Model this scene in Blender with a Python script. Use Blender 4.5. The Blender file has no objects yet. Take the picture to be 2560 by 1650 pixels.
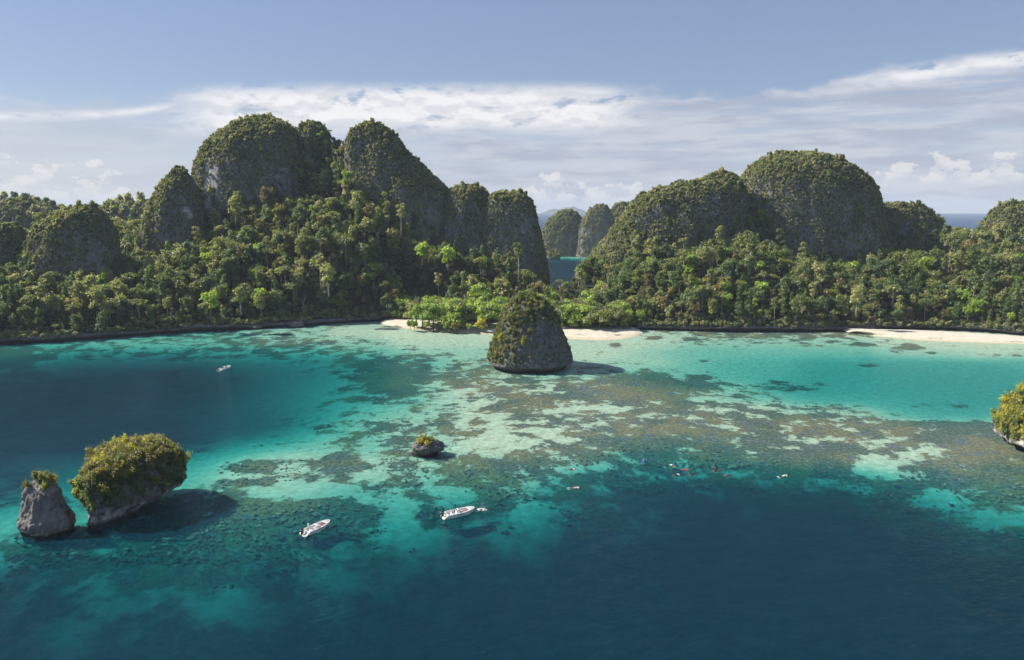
import bpy, bmesh, math, random
import numpy as np
from mathutils import Vector, Matrix

R = math.radians
SC = bpy.context.scene
COL = SC.collection

# ------------------------------------------------------------------ camera
CAM_H = 50.0
PITCH = math.atan(303 / 1934.0)
cam_d = bpy.data.cameras.new("camera")
cam_d.sensor_width = 36.0
cam_d.lens = 36.0 * 1934.0 / 2560.0
cam_d.clip_start = 1.0
cam_d.clip_end = 60000.0
cam = bpy.data.objects.new("camera", cam_d)
cam.location = (0, 0, CAM_H)
cam.rotation_euler = (math.pi / 2 - PITCH, 0, 0)
COL.objects.link(cam)
SC.camera = cam

# ------------------------------------------------------------------ sun direction
SUN_EL = R(41.0)
SUN_AZ = R(-78.0)          # measured clockwise from +Y (the view direction): to the left and a little behind the hills
SUN = Vector((math.sin(SUN_AZ) * math.cos(SUN_EL), math.cos(SUN_AZ) * math.cos(SUN_EL), math.sin(SUN_EL)))


class NT:
    """small helper for wiring node trees"""
    def __init__(self, tree):
        self.t = tree
        self.n = tree.nodes
        self.l = tree.links

    def node(self, kind, ins=None, **props):
        nd = self.n.new(kind)
        for k, v in props.items():
            setattr(nd, k, v)
        for k, v in (ins or {}).items():
            self.put(nd.inputs[k], v)
        return nd

    def put(self, sock, v):
        if isinstance(v, bpy.types.NodeSocket):
            self.l.new(v, sock)
        elif v is not None:
            sock.default_value = v

    def m(self, op, a, b=None, c=None, clamp=False):
        nd = self.n.new("ShaderNodeMath")
        nd.operation = op
        nd.use_clamp = clamp
        self.put(nd.inputs[0], a)
        if b is not None:
            self.put(nd.inputs[1], b)
        if c is not None:
            self.put(nd.inputs[2], c)
        return nd.outputs[0]

    def smooth(self, v, a, b, lo=0.0, hi=1.0):
        nd = self.n.new("ShaderNodeMapRange")
        nd.interpolation_type = 'SMOOTHSTEP'
        self.put(nd.inputs[0], v)
        self.put(nd.inputs[1], a)
        self.put(nd.inputs[2], b)
        self.put(nd.inputs[3], lo)
        self.put(nd.inputs[4], hi)
        return nd.outputs[0]

    def noise(self, vec, scale, detail=4.0, rough=0.55, dist=0.0, out=0, dim='3D'):
        nd = self.n.new("ShaderNodeTexNoise")
        nd.noise_dimensions = dim
        self.put(nd.inputs["Vector"], vec)
        self.put(nd.inputs["Scale"], scale)
        self.put(nd.inputs["Detail"], detail)
        self.put(nd.inputs["Roughness"], rough)
        self.put(nd.inputs["Distortion"], dist)
        return nd.outputs[out]

    def mix(self, f, a, b, blend='MIX'):
        nd = self.n.new("ShaderNodeMix")
        nd.data_type = 'RGBA'
        nd.blend_type = blend
        self.put(nd.inputs[0], f)
        self.put(nd.inputs[6], a if isinstance(a, bpy.types.NodeSocket) else (*a[:3], 1.0))
        self.put(nd.inputs[7], b if isinstance(b, bpy.types.NodeSocket) else (*b[:3], 1.0))
        return nd.outputs[2]

    def comb(self, x, y, z):
        nd = self.n.new("ShaderNodeCombineXYZ")
        self.put(nd.inputs[0], x)
        self.put(nd.inputs[1], y)
        self.put(nd.inputs[2], z)
        return nd.outputs[0]

    def sep(self, v):
        nd = self.n.new("ShaderNodeSeparateXYZ")
        self.put(nd.inputs[0], v)
        return nd.outputs

    def ramp(self, f, stops, mode='LINEAR'):
        nd = self.n.new("ShaderNodeValToRGB")
        cr = nd.color_ramp
        cr.interpolation = mode
        while len(cr.elements) < len(stops):
            cr.elements.new(0.5)
        for e, (p, c) in zip(cr.elements, stops):
            e.position = p
            e.color = (*c[:3], 1.0) if not isinstance(c, (int, float)) else (c, c, c, 1.0)
        self.put(nd.inputs[0], f)
        return nd.outputs[0]

    def scale(self, v, s):
        nd = self.n.new("ShaderNodeVectorMath")
        nd.operation = 'MULTIPLY'
        self.put(nd.inputs[0], v)
        self.put(nd.inputs[1], s)
        return nd.outputs[0]

    def addv(self, v, s):
        nd = self.n.new("ShaderNodeVectorMath")
        nd.operation = 'ADD'
        self.put(nd.inputs[0], v)
        self.put(nd.inputs[1], s)
        return nd.outputs[0]


# ------------------------------------------------------------------ world: sky and clouds
world = bpy.data.worlds.new("World")
SC.world = world
world.use_nodes = True
w = NT(world.node_tree)
w.n.clear()
SKY_STRENGTH = 0.067
sky = w.node("ShaderNodeTexSky", sky_type='NISHITA', sun_disc=False, sun_elevation=SUN_EL,
             sun_rotation=SUN_AZ % (2 * math.pi), altitude=50.0, air_density=1.0, dust_density=0.35, ozone_density=2.0)
tc = w.node("ShaderNodeTexCoord")
dx, dy, dz = w.sep(tc.outputs["Generated"])
EL = w.m('MULTIPLY', w.m('ARCSINE', dz), 57.29578)
AZ = w.m('MULTIPLY', w.m('ARCTAN2', dx, dy), 57.29578)


def cwin(v, a, b, f):
    """soft window a..b with feather f"""
    return w.m('MULTIPLY', w.smooth(v, a - f, a + f), w.smooth(v, b + f, b - f))


def pnoise(sa, se, off, detail, rough, dist=0.0, el=None):
    v = w.comb(w.m('MULTIPLY_ADD', AZ, sa, off * 3.7), w.m('MULTIPLY_ADD', el if el is not None else EL, se, off), 0.0)
    nd = w.node("ShaderNodeTexNoise", {"Vector": v, "Scale": 1.0, "Detail": detail, "Roughness": rough}, noise_dimensions='2D')
    return nd.outputs[0]


# sheet of high cloud whose upper edge climbs to the right
edge = w.n.new("ShaderNodeFloatCurve")
cv = edge.mapping.curves[0]
pts = [(-180, 8.0), (-60, 6.0), (-33, 6.5), (-26, 6.9), (-20, 8.0), (0, 8.6), (7, 8.5), (15, 7.9), (21, 8.3), (25, 8.8), (33, 9.4), (60, 10.0), (180, 8.0)]
cv.points[0].location = ((pts[0][0] + 180) / 360, pts[0][1] / 20)
cv.points[1].location = ((pts[-1][0] + 180) / 360, pts[-1][1] / 20)
for a, e in pts[1:-1]:
    cv.points.new((a + 180) / 360, e / 20)
edge.mapping.update()
w.put(edge.inputs["Value"], w.m('DIVIDE', w.m('ADD', AZ, 180.0), 360.0))
EDGE = w.m('MULTIPLY', edge.outputs[0], 20.0)
puff = pnoise(0.42, 1.0, 3.0, 6, 0.58, 0.25)
streak = pnoise(0.10, 1.15, 7.7, 5, 0.60, 0.5)
below = w.m('SUBTRACT', EDGE, w.m('SUBTRACT', EL, w.m('MULTIPLY', w.m('SUBTRACT', puff, 0.5), 2.6)))
sheet = w.m('MULTIPLY', w.smooth(below, -0.15, 0.75), w.smooth(streak, 0.30, 0.58, 0.30, 0.95))
sheet = w.m('MULTIPLY', sheet, w.smooth(AZ, -24.0, 4.0, 0.6, 1.0))
veil = w.m('MULTIPLY', w.smooth(EL, 8.5, 1.0), 0.6)
# the bright bank of heaped cloud along that edge
bank_w = w.m('MULTIPLY', cwin(AZ, -22.0, 8.0, 3.0), cwin(w.m('SUBTRACT', EDGE, EL), 0.15, 2.9, 0.7))
bank_r = w.m('MULTIPLY', w.smooth(AZ, 21.0, 26.0), cwin(w.m('SUBTRACT', EDGE, EL), 0.1, 1.0, 0.45))
bank_l = w.m('MULTIPLY', cwin(AZ, -60.0, -22.0, 3.0), cwin(w.m('SUBTRACT', w.m('ADD', EDGE, w.m('MULTIPLY', w.m('ADD', AZ, 24.0), 0.03)), EL), 0.55, 0.95, 0.25))
bank = w.m('MAXIMUM', w.m('MAXIMUM', bank_w, w.m('MULTIPLY', bank_r, 0.9)), w.m('MULTIPLY', bank_l, 0.8))
bank = w.m('MULTIPLY', bank, w.smooth(puff, 0.26, 0.44))
# heaped fair-weather cloud near the horizon
cpuff = pnoise(0.62, 0.95, 21.0, 5, 0.62, 0.35)
cpick = pnoise(0.085, 0.0, 33.3, 2, 0.5)
cwin_l = w.m('MULTIPLY', w.smooth(AZ, -24.5, -26.5), 1.0)
cwin_r = w.smooth(AZ, 23.5, 26.0)
cwin_m = w.m('ADD', cwin(AZ, 1.8, 4.2, 0.5), w.m('MULTIPLY', cwin(AZ, 5.6, 10.5, 0.9), 0.5))
here = w.m('MAXIMUM', w.m('MAXIMUM', cwin_l, w.m('MULTIPLY', cwin_r, 0.7)), cwin_m)
here = w.m('MAXIMUM', here, w.m('MULTIPLY', w.smooth(cpick, 0.52, 0.60), 0.55))
base_el = w.smooth(AZ, 20.0, 25.0, 0.55, 1.75)
relh = w.m('SUBTRACT', EL, base_el)
ctop = w.m('MULTIPLY', w.smooth(cpuff, 0.33, 0.68, 0.0, 2.9), here)
cum = w.m('MULTIPLY', w.smooth(w.m('SUBTRACT', ctop, relh), 0.0, 0.32), w.smooth(relh, -0.55, 0.35))
cshade = pnoise(0.62, 0.95, 21.0, 5, 0.62, 0.35, el=w.m('ADD', EL, 0.55))
clit = w.smooth(w.m('SUBTRACT', cpuff, cshade), -0.10, 0.14, 0.42, 1.0)
blit = pnoise(0.42, 1.0, 3.0, 6, 0.58, 0.25, el=w.m('ADD', EL, 0.45))
blit = w.smooth(w.m('SUBTRACT', puff, blit), -0.12, 0.12, 0.5, 1.0)

skyc = w.mix(1.0, sky.outputs[0], (SKY_STRENGTH,) * 3, 'MULTIPLY')
skyc = w.mix(1.0, skyc, (1.02, 0.94, 0.98), 'MULTIPLY')
skyc = w.mix(0.5, skyc, (0.150, 0.199, 0.305))
warm = w.smooth(AZ, -10.0, -45.0)
st2 = pnoise(0.14, 0.9, 51.0, 5, 0.62)
CLB = w.mix(w.smooth(st2, 0.36, 0.62), (0.250, 0.272, 0.328), (0.345, 0.36, 0.402))
CL = w.mix(w.m('MULTIPLY', warm, 0.7), CLB, (0.375, 0.385, 0.395))
c0 = w.mix(veil, skyc, w.mix(warm, (0.34, 0.38, 0.45), (0.41, 0.43, 0.455)))
c1 = w.mix(w.m('MULTIPLY', sheet, 0.88), c0, CL)
c2 = w.mix(w.m('MULTIPLY', bank, 0.9), c1, w.mix(blit, (0.33, 0.345, 0.385), (0.53, 0.53, 0.535)))
c3 = w.mix(w.m('MULTIPLY', cum, 0.72), c2, w.mix(clit, (0.33, 0.345, 0.385), (0.47, 0.465, 0.46)))
bg = w.node("ShaderNodeBackground", {"Color": c3, "Strength": 1.0})
world.cycles.sampling_method = 'MANUAL'
world.cycles.sample_map_resolution = 256
wo = w.node("ShaderNodeOutputWorld", {"Surface": bg.outputs[0]})

# ------------------------------------------------------------------ sun lamp
sun_d = bpy.data.lights.new("sun", 'SUN')
sun_d.energy = 5.0
sun_d.angle = R(0.53)
sun_d.color = (1.0, 0.93, 0.80)
sun = bpy.data.objects.new("sun", sun_d)
sun.rotation_euler = (-SUN).to_track_quat('-Z', 'Y').to_euler()
sun.location = SUN * 500
COL.objects.link(sun)

SC.view_settings.view_transform = 'Standard'
SC.view_settings.look = 'None'
SC.view_settings.exposure = 0.85
SC.view_settings.gamma = 1.0
SC.view_settings.use_curve_mapping = False
cy = SC.cycles
cy.max_bounces = 6
cy.diffuse_bounces = 3
cy.glossy_bounces = 2
cy.transmission_bounces = 3
cy.transparent_max_bounces = 8
cy.volume_bounces = 0
cy.use_denoising = True
cy.use_adaptive_sampling = True
cy.adaptive_threshold = 0.02
cy.sample_clamp_indirect = 4.0
cy.caustics_reflective = False
cy.caustics_refractive = False

# ------------------------------------------------------------------ pixel <-> world (photograph seen at 2389 px width)
KP = 2560.0 / 2389.0
CP, SP = math.cos(PITCH), math.sin(PITCH)


def ray(x, y):
    u = (np.asarray(x, float) * KP - 1280) / 1934.0
    v = (825 - np.asarray(y, float) * KP) / 1934.0
    return u, CP + v * SP, -SP + v * CP


def ground(x, y, z=0.0):
    """point of the horizontal plane z that shows at (x, y)"""
    u, a, b = ray(x, y)
    t = (z - CAM_H) / b
    return u * t, a * t


def atY(x, y, Y):
    u, a, b = ray(x, y)
    t = Y / a
    return u * t, CAM_H + b * t


def pix(X, Y, Z):
    f = Y * CP - (Z - CAM_H) * SP
    v = (Y * SP + (Z - CAM_H) * CP) / f
    u = X / f
    return (u * 1934 + 1280) / KP, (825 - v * 1934) / KP


# ------------------------------------------------------------------ numpy noise
def _hash(ix, iy, iz, seed):
    h = (ix.astype(np.int64) * 374761393 + iy.astype(np.int64) * 668265263 + iz.astype(np.int64) * 2147483647 + seed * 1274126177) & 0xFFFFFFFF
    h = ((h ^ (h >> 13)) * 1274126177) & 0xFFFFFFFF
    h = ((h ^ (h >> 16)) * 2246822519) & 0xFFFFFFFF
    return ((h ^ (h >> 15)) & 0xFFFFFF) / float(0xFFFFFF)


def vnoise(p, seed=0):
    i = np.floor(p).astype(np.int64)
    f = p - i
    f = f * f * f * (f * (f * 6 - 15) + 10)
    out = 0
    for dx_ in (0, 1):
        for dy_ in (0, 1):
            for dz_ in (0, 1):
                wgt = ((f[:, 0] if dx_ else 1 - f[:, 0]) * (f[:, 1] if dy_ else 1 - f[:, 1]) * (f[:, 2] if dz_ else 1 - f[:, 2]))
                out = out + wgt * _hash(i[:, 0] + dx_, i[:, 1] + dy_, i[:, 2] + dz_, seed)
    return out * 2 - 1


def fbm(p, scale, octaves=4, seed=0, gain=0.5):
    p = np.asarray(p, float) * scale
    a, s, tot = 1.0, 0.0, 0.0
    for o in range(octaves):
        s = s + a * vnoise(p + 17.3 * o, seed + o)
        tot += a
        a *= gain
        p = p * 2.03
    return s / tot


def xyz(X, Y, Z=None):
    X = np.asarray(X, float)
    return np.stack([X, np.broadcast_to(Y, X.shape), np.zeros_like(X) if Z is None else np.broadcast_to(Z, X.shape)], -1)


# ------------------------------------------------------------------ mesh helpers
def np_mesh(name, verts, faces, mats=(), mat_idx=None, smooth=False, attrs=None):
    """faces: (n,3) or (n,4) array, or a list of such arrays"""
    if not isinstance(faces, list):
        faces = [faces]
    faces = [np.asarray(f, np.int32) for f in faces if len(f)]
    me = bpy.data.meshes.new(name)
    verts = np.asarray(verts, np.float32)
    me.vertices.add(len(verts))
    me.vertices.foreach_set("co", verts.ravel())
    loops = np.concatenate([f.ravel() for f in faces])
    sizes = np.concatenate([np.full(len(f), f.shape[1], np.int32) for f in faces])
    starts = np.concatenate([[0], np.cumsum(sizes)[:-1]]).astype(np.int32)
    me.loops.add(len(loops))
    me.loops.foreach_set("vertex_index", loops)
    me.polygons.add(len(sizes))
    me.polygons.foreach_set("loop_start", starts)
    me.polygons.foreach_set("loop_total", sizes)
    if mat_idx is not None:
        me.polygons.foreach_set("material_index", np.asarray(mat_idx, np.int32))
    me.polygons.foreach_set("use_smooth", np.full(len(sizes), bool(smooth)))
    for m_ in mats:
        me.materials.append(m_)
    for k, v in (attrs or {}).items():
        at = me.attributes.new(k, 'FLOAT', 'POINT')
        at.data.foreach_set("value", np.asarray(v, np.float32))
    me.update(calc_edges=True)
    me.validate()
    return me


def grid_faces(nr, nc, wrap=False):
    r = np.arange(nr - 1)[:, None]
    c = np.arange(nc if wrap else nc - 1)[None, :]
    c2 = (c + 1) % nc
    a = r * nc + c
    b = r * nc + c2
    return np.stack([a, b, b + nc, a + nc], -1).reshape(-1, 4)


class MB:
    """collects simple shapes into one mesh"""
    def __init__(self):
        self.v, self.q, self.t, self.nv = [], [], [], 0

    def add(self, v, q=None, t=None):
        v = np.asarray(v, float).reshape(-1, 3)
        if q is not None and len(q):
            self.q.append(np.asarray(q) + self.nv)
        if t is not None and len(t):
            self.t.append(np.asarray(t) + self.nv)
        self.v.append(v)
        self.nv += len(v)
        return self

    def tube(self, pts, rad, n=6, cap=True):
        pts = np.asarray(pts, float)
        rad = np.broadcast_to(rad, len(pts))
        tan = np.gradient(pts, axis=0)
        tan /= np.linalg.norm(tan, axis=1, keepdims=True) + 1e-9
        ref = np.array([0, 0, 1.0]) if abs(tan[0][2]) < 0.9 else np.array([1.0, 0, 0])
        rings = []
        for p, r_, tg in zip(pts, rad, tan):
            a = np.cross(tg, ref)
            a /= np.linalg.norm(a) + 1e-9
            b = np.cross(tg, a)
            th = np.arange(n) / n * 2 * np.pi
            rings.append(p + r_ * (np.cos(th)[:, None] * a + np.sin(th)[:, None] * b))
        v = np.concatenate(rings)
        q = grid_faces(len(pts), n, True)
        t = None
        if cap:
            v = np.concatenate([v, pts[:1], pts[-1:]])
            k = len(pts) * n
            i = np.arange(n)
            t = np.concatenate([np.stack([(i + 1) % n, i, np.full(n, k)], -1),
                                np.stack([i, (i + 1) % n, np.full(n, k + 1 - 0)], -1) + np.array([(len(pts) - 1) * n, (len(pts) - 1) * n, 0])])
        return self.add(v, q, t)

    def box(self, c, s, rot=None, taper=1.0):
        c = np.asarray(c, float)
        h = np.asarray(s, float) / 2
        v = np.array([[x, y, z] for z in (-1, 1) for y in (-1, 1) for x in (-1, 1)], float)
        v[4:, :2] *= taper
        v = v * h
        if rot is not None:
            v = v @ np.array(Matrix.Rotation(rot[1], 3, rot[0])).T
        q = [[0, 2, 3, 1], [4, 5, 7, 6], [0, 1, 5, 4], [1, 3, 7, 5], [3, 2, 6, 7], [2, 0, 4, 6]]
        return self.add(v + c, q)

    def mesh(self, name, mats, smooth=False):
        fs = []
        if self.q:
            fs.append(np.concatenate(self.q))
        if self.t:
            fs.append(np.concatenate(self.t))
        return np_mesh(name, np.concatenate(self.v), fs, mats, smooth=smooth)


def put(name, mesh, parent=None, loc=None, label=None, cat=None, group=None, kind=None):
    o = bpy.data.objects.new(name, mesh)
    COL.objects.link(o)
    if parent is not None:
        o.parent = parent
    if loc is not None:
        o.location = loc
    if label:
        o["label"] = label
    if cat:
        o["category"] = cat
    if group:
        o["group"] = group
    if kind:
        o["kind"] = kind
    return o


# ------------------------------------------------------------------ materials
def new_mat(name):
    m_ = bpy.data.materials.new(name)
    m_.use_nodes = True
    t = NT(m_.node_tree)
    t.n.clear()
    out = t.node("ShaderNodeOutputMaterial")
    return m_, t, out


def plain(name, col, rough=0.6, spec=0.4, metal=0.0, var=0.12, vscale=3.0):
    m_, t, out = new_mat(name)
    tcx = t.node("ShaderNodeTexCoord")
    n = t.noise(tcx.outputs["Object"], vscale, 5, 0.6)
    c = t.mix(t.smooth(n, 0.3, 0.7), tuple(x * (1 - var) for x in col), tuple(min(1, x * (1 + var)) for x in col))
    p = t.node("ShaderNodeBsdfPrincipled", {"Base Color": c, "Roughness": rough, "Metallic": metal, "Specular IOR Level": spec})
    t.l.new(p.outputs[0], out.inputs[0])
    return m_


def leaf_mat(name, cols, trans=0.56):
    m_, t, out = new_mat(name)
    oi = t.node("ShaderNodeObjectInfo")
    tcx = t.node("ShaderNodeTexCoord")
    n = t.noise(tcx.outputs["Object"], 0.9, 3, 0.6)
    f = t.m('ADD', t.m('MULTIPLY', oi.outputs["Random"], 0.72), t.m('MULTIPLY', t.m('SUBTRACT', n, 0.35), 0.6), clamp=True)
    k = len(cols)
    c = t.ramp(f, [((i + 0.3) / (k - 0.4), col) for i, col in enumerate(cols)])
    d = t.node("ShaderNodeBsdfDiffuse", {"Color": c})
    tr = t.node("ShaderNodeBsdfTranslucent", {"Color": t.mix(1.0, c, (1.25, 1.3, 0.75), 'MULTIPLY')})
    mx = t.node("ShaderNodeMixShader", {0: trans, 1: d.outputs[0], 2: tr.outputs[0]})
    gl = t.node("ShaderNodeBsdfGlossy", {"Color": (0.9, 0.95, 1.0, 1), "Roughness": 0.5})
    mx2 = t.node("ShaderNodeMixShader", {0: 0.03, 1: mx.outputs[0], 2: gl.outputs[0]})
    t.l.new(mx2.outputs[0], out.inputs[0])
    return m_


M = {}
M["leaf_olive"] = leaf_mat("leaf_olive", [(0.109, 0.149, 0.044), (0.187, 0.226, 0.060), (0.251, 0.284, 0.080), (0.262, 0.250, 0.089)])
M["leaf_dark"] = leaf_mat("leaf_dark", [(0.065, 0.110, 0.041), (0.104, 0.164, 0.055), (0.150, 0.210, 0.066), (0.180, 0.215, 0.084)])
M["leaf_bright"] = leaf_mat("leaf_bright", [(0.189, 0.285, 0.043), (0.268, 0.381, 0.053), (0.344, 0.454, 0.069), (0.383, 0.454, 0.086)])
M["leaf_pale"] = leaf_mat("leaf_pale", [(0.255, 0.282, 0.113), (0.335, 0.354, 0.142), (0.413, 0.409, 0.183), (0.377, 0.365, 0.183)])
M["leaf_yellow"] = leaf_mat("leaf_yellow", [(0.260, 0.264, 0.039), (0.378, 0.362, 0.044), (0.517, 0.470, 0.050), (0.337, 0.256, 0.058)])
M["leaf_brown"] = leaf_mat("leaf_brown", [(0.163, 0.161, 0.058), (0.241, 0.216, 0.074), (0.317, 0.257, 0.095), (0.286, 0.257, 0.091)])
M["leaf_scrub"] = leaf_mat("leaf_scrub", [(0.200, 0.214, 0.117), (0.283, 0.289, 0.143), (0.367, 0.354, 0.173), (0.416, 0.362, 0.189)])
M["bark"] = plain("bark", (0.13, 0.115, 0.095), 0.9, 0.1)
M["bark_pale"] = plain("bark_pale", (0.36, 0.34, 0.30), 0.9, 0.1)


def rock_mat(name, dark, mid, pale, scale=0.25, streak=True, wet=True):
    m_, t, out = new_mat(name)
    g = t.node("ShaderNodeNewGeometry")
    P = g.outputs["Position"]
    px, py, pz = t.sep(P)
    st = t.comb(px, py, t.m('MULTIPLY', pz, 0.28)) if streak else P
    n1 = t.noise(st, scale, 7, 0.66)
    n2 = t.noise(P, scale * 6.0, 4, 0.7)
    n3 = t.noise(t.addv(st, (31.0, 7.0, 3.0)), scale * 0.5, 3, 0.6)
    sc = t.node("ShaderNodeAttribute", attribute_name="scar")
    c = t.mix(t.smooth(n1, 0.36, 0.62), dark, mid)
    c = t.mix(t.m('MULTIPLY', t.smooth(n2, 0.50, 0.72), 0.55), c, pale)
    c = t.mix(t.m('MULTIPLY', t.smooth(n3, 0.52, 0.66), 0.35), c, tuple(x * 0.6 for x in dark))
    scf = t.smooth(t.m('ADD', sc.outputs["Fac"], t.m('MULTIPLY', t.m('SUBTRACT', n1, 0.5), 2.2)), 0.38, 0.8)
    c = t.mix(scf, c, tuple(min(1, x * 1.25) for x in pale))
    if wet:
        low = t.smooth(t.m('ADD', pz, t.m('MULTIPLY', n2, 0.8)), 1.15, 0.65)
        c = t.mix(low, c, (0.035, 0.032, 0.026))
    h = t.m('ADD', t.m('MULTIPLY', n1, 1.0), t.m('MULTIPLY', n2, 0.35))
    b = t.node("ShaderNodeBump", {"Strength": 0.9, "Distance": 0.9 if scale < 0.5 else 0.35, "Height": h})
    p = t.node("ShaderNodeBsdfPrincipled", {"Base Color": c, "Roughness": 0.9, "Specular IOR Level": 0.2, "Normal": b.outputs[0]})
    t.l.new(p.outputs[0], out.inputs[0])
    return m_


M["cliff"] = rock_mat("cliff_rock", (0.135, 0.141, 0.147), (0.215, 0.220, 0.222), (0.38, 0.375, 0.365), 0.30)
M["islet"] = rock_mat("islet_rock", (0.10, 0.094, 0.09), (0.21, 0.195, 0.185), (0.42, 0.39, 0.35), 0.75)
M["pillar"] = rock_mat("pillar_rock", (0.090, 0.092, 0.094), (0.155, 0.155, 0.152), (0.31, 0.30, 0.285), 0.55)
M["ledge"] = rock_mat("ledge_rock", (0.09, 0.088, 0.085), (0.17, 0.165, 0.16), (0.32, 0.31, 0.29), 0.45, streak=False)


def soil_mat():
    m_, t, out = new_mat("forest_floor")
    g = t.node("ShaderNodeNewGeometry")
    n = t.noise(g.outputs["Position"], 0.35, 6, 0.65)
    n2 = t.noise(g.outputs["Position"], 1.8, 4, 0.65)
    c = t.mix(t.smooth(n, 0.35, 0.65), (0.030, 0.040, 0.018), (0.06, 0.065, 0.026))
    c = t.mix(t.m('MULTIPLY', t.smooth(n2, 0.5, 0.7), 0.6), c, (0.09, 0.09, 0.045))
    b = t.node("ShaderNodeBump", {"Strength": 1.0, "Distance": 1.2, "Height": n2})
    p = t.node("ShaderNodeBsdfPrincipled", {"Base Color": c, "Roughness": 0.95, "Specular IOR Level": 0.1, "Normal": b.outputs[0]})
    t.l.new(p.outputs[0], out.inputs[0])
    return m_


M["soil"] = soil_mat()


def sand_mat():
    m_, t, out = new_mat("beach_sand")
    g = t.node("ShaderNodeNewGeometry")
    P = g.outputs["Position"]
    px, py, pz = t.sep(P)
    n = t.noise(P, 0.35, 6, 0.6)
    n2 = t.noise(P, 3.0, 4, 0.7)
    wet = t.smooth(t.m('ADD', pz, t.m('MULTIPLY', t.m('SUBTRACT', n, 0.5), 0.5)), 0.35, 0.05)
    c = t.mix(t.smooth(n, 0.3, 0.7), (0.45, 0.42, 0.352), (0.53, 0.50, 0.425))
    c = t.mix(t.m('MULTIPLY', wet, 0.8), c, (0.46, 0.38, 0.26))
    # wrack line of washed-up weed
    wl = t.m('MULTIPLY', t.smooth(t.m('ABSOLUTE', t.m('SUBTRACT', pz, 0.42)), 0.16, 0.04), t.smooth(t.noise(P, 0.16, 6, 0.7), 0.55, 0.62))
    c = t.mix(t.m('MULTIPLY', wl, 0.85), c, (0.17, 0.14, 0.06))
    c = t.mix(t.m('MULTIPLY', t.smooth(n2, 0.62, 0.75), 0.3), c, (0.30, 0.26, 0.2))
    b = t.node("ShaderNodeBump", {"Strength": 0.6, "Distance": 0.15, "Height": n2})
    p = t.node("ShaderNodeBsdfPrincipled", {"Base Color": c, "Roughness": 0.95, "Specular IOR Level": 0.1, "Normal": b.outputs[0]})
    t.l.new(p.outputs[0], out.inputs[0])
    return m_


M["sand"] = sand_mat()


def seabed_mat():
    m_, t, out = new_mat("reef_and_sand")
    g = t.node("ShaderNodeNewGeometry")
    P = g.outputs["Position"]
    px, py, pz = t.sep(P)
    P2 = t.comb(px, py, 0.0)
    cov = t.node("ShaderNodeAttribute", attribute_name="coral").outputs["Fac"]
    n = t.noise(P2, 0.15, 8, 0.68, dim='2D')
    fine = t.noise(P2, 1.25, 5, 0.70, dim='2D')
    n2 = t.noise(P2, 0.62, 4, 0.68, dim='2D')
    thr = t.m('SUBTRACT', 0.680, t.m('MULTIPLY', cov, 0.325))
    nn = t.m('ADD', t.m('ADD', t.m('MULTIPLY', n, 0.72), t.m('MULTIPLY', n2, 0.18)), t.m('MULTIPLY', fine, 0.10))
    wd = t.m('ADD', 0.014, t.m('MULTIPLY', t.m('MAXIMUM', t.m('MULTIPLY', pz, -1.0), 0.0), 0.030))
    f = t.smooth(t.m('SUBTRACT', nn, thr), t.m('MULTIPLY', wd, -1.0), wd)
    hue = t.noise(P2, 0.06, 2, 0.6, dim='2D')
    cc = t.mix(t.smooth(hue, 0.40, 0.60), (0.085, 0.082, 0.052), (0.185, 0.125, 0.058))
    cc = t.mix(t.smooth(t.noise(P2, 0.21, 2, 0.6, dim='2D'), 0.52, 0.68), cc, (0.12, 0.10, 0.085))
    cc = t.mix(t.m('MULTIPLY', t.smooth(fine, 0.52, 0.70), 0.55), cc, (0.33, 0.29, 0.20))
    cc = t.mix(t.m('MULTIPLY', t.smooth(fine, 0.50, 0.34), 0.6), cc, (0.035, 0.038, 0.028))
    ss = t.mix(t.smooth(n2, 0.35, 0.68), (0.37, 0.355, 0.255), (0.50, 0.475, 0.355))
    ss = t.mix(t.m('MULTIPLY', t.smooth(t.noise(P2, 0.55, 3, 0.7, dim='2D'), 0.50, 0.70), t.m('ADD', 0.12, t.m('MULTIPLY', cov, 0.5))), ss, (0.20, 0.20, 0.11))
    c = t.mix(f, ss, cc)
    p = t.node("ShaderNodeBsdfDiffuse", {"Color": c})
    t.l.new(p.outputs[0], out.inputs[0])
    return m_


M["seabed"] = seabed_mat()

ABS = (0.66, 0.172, 0.150)


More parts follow.
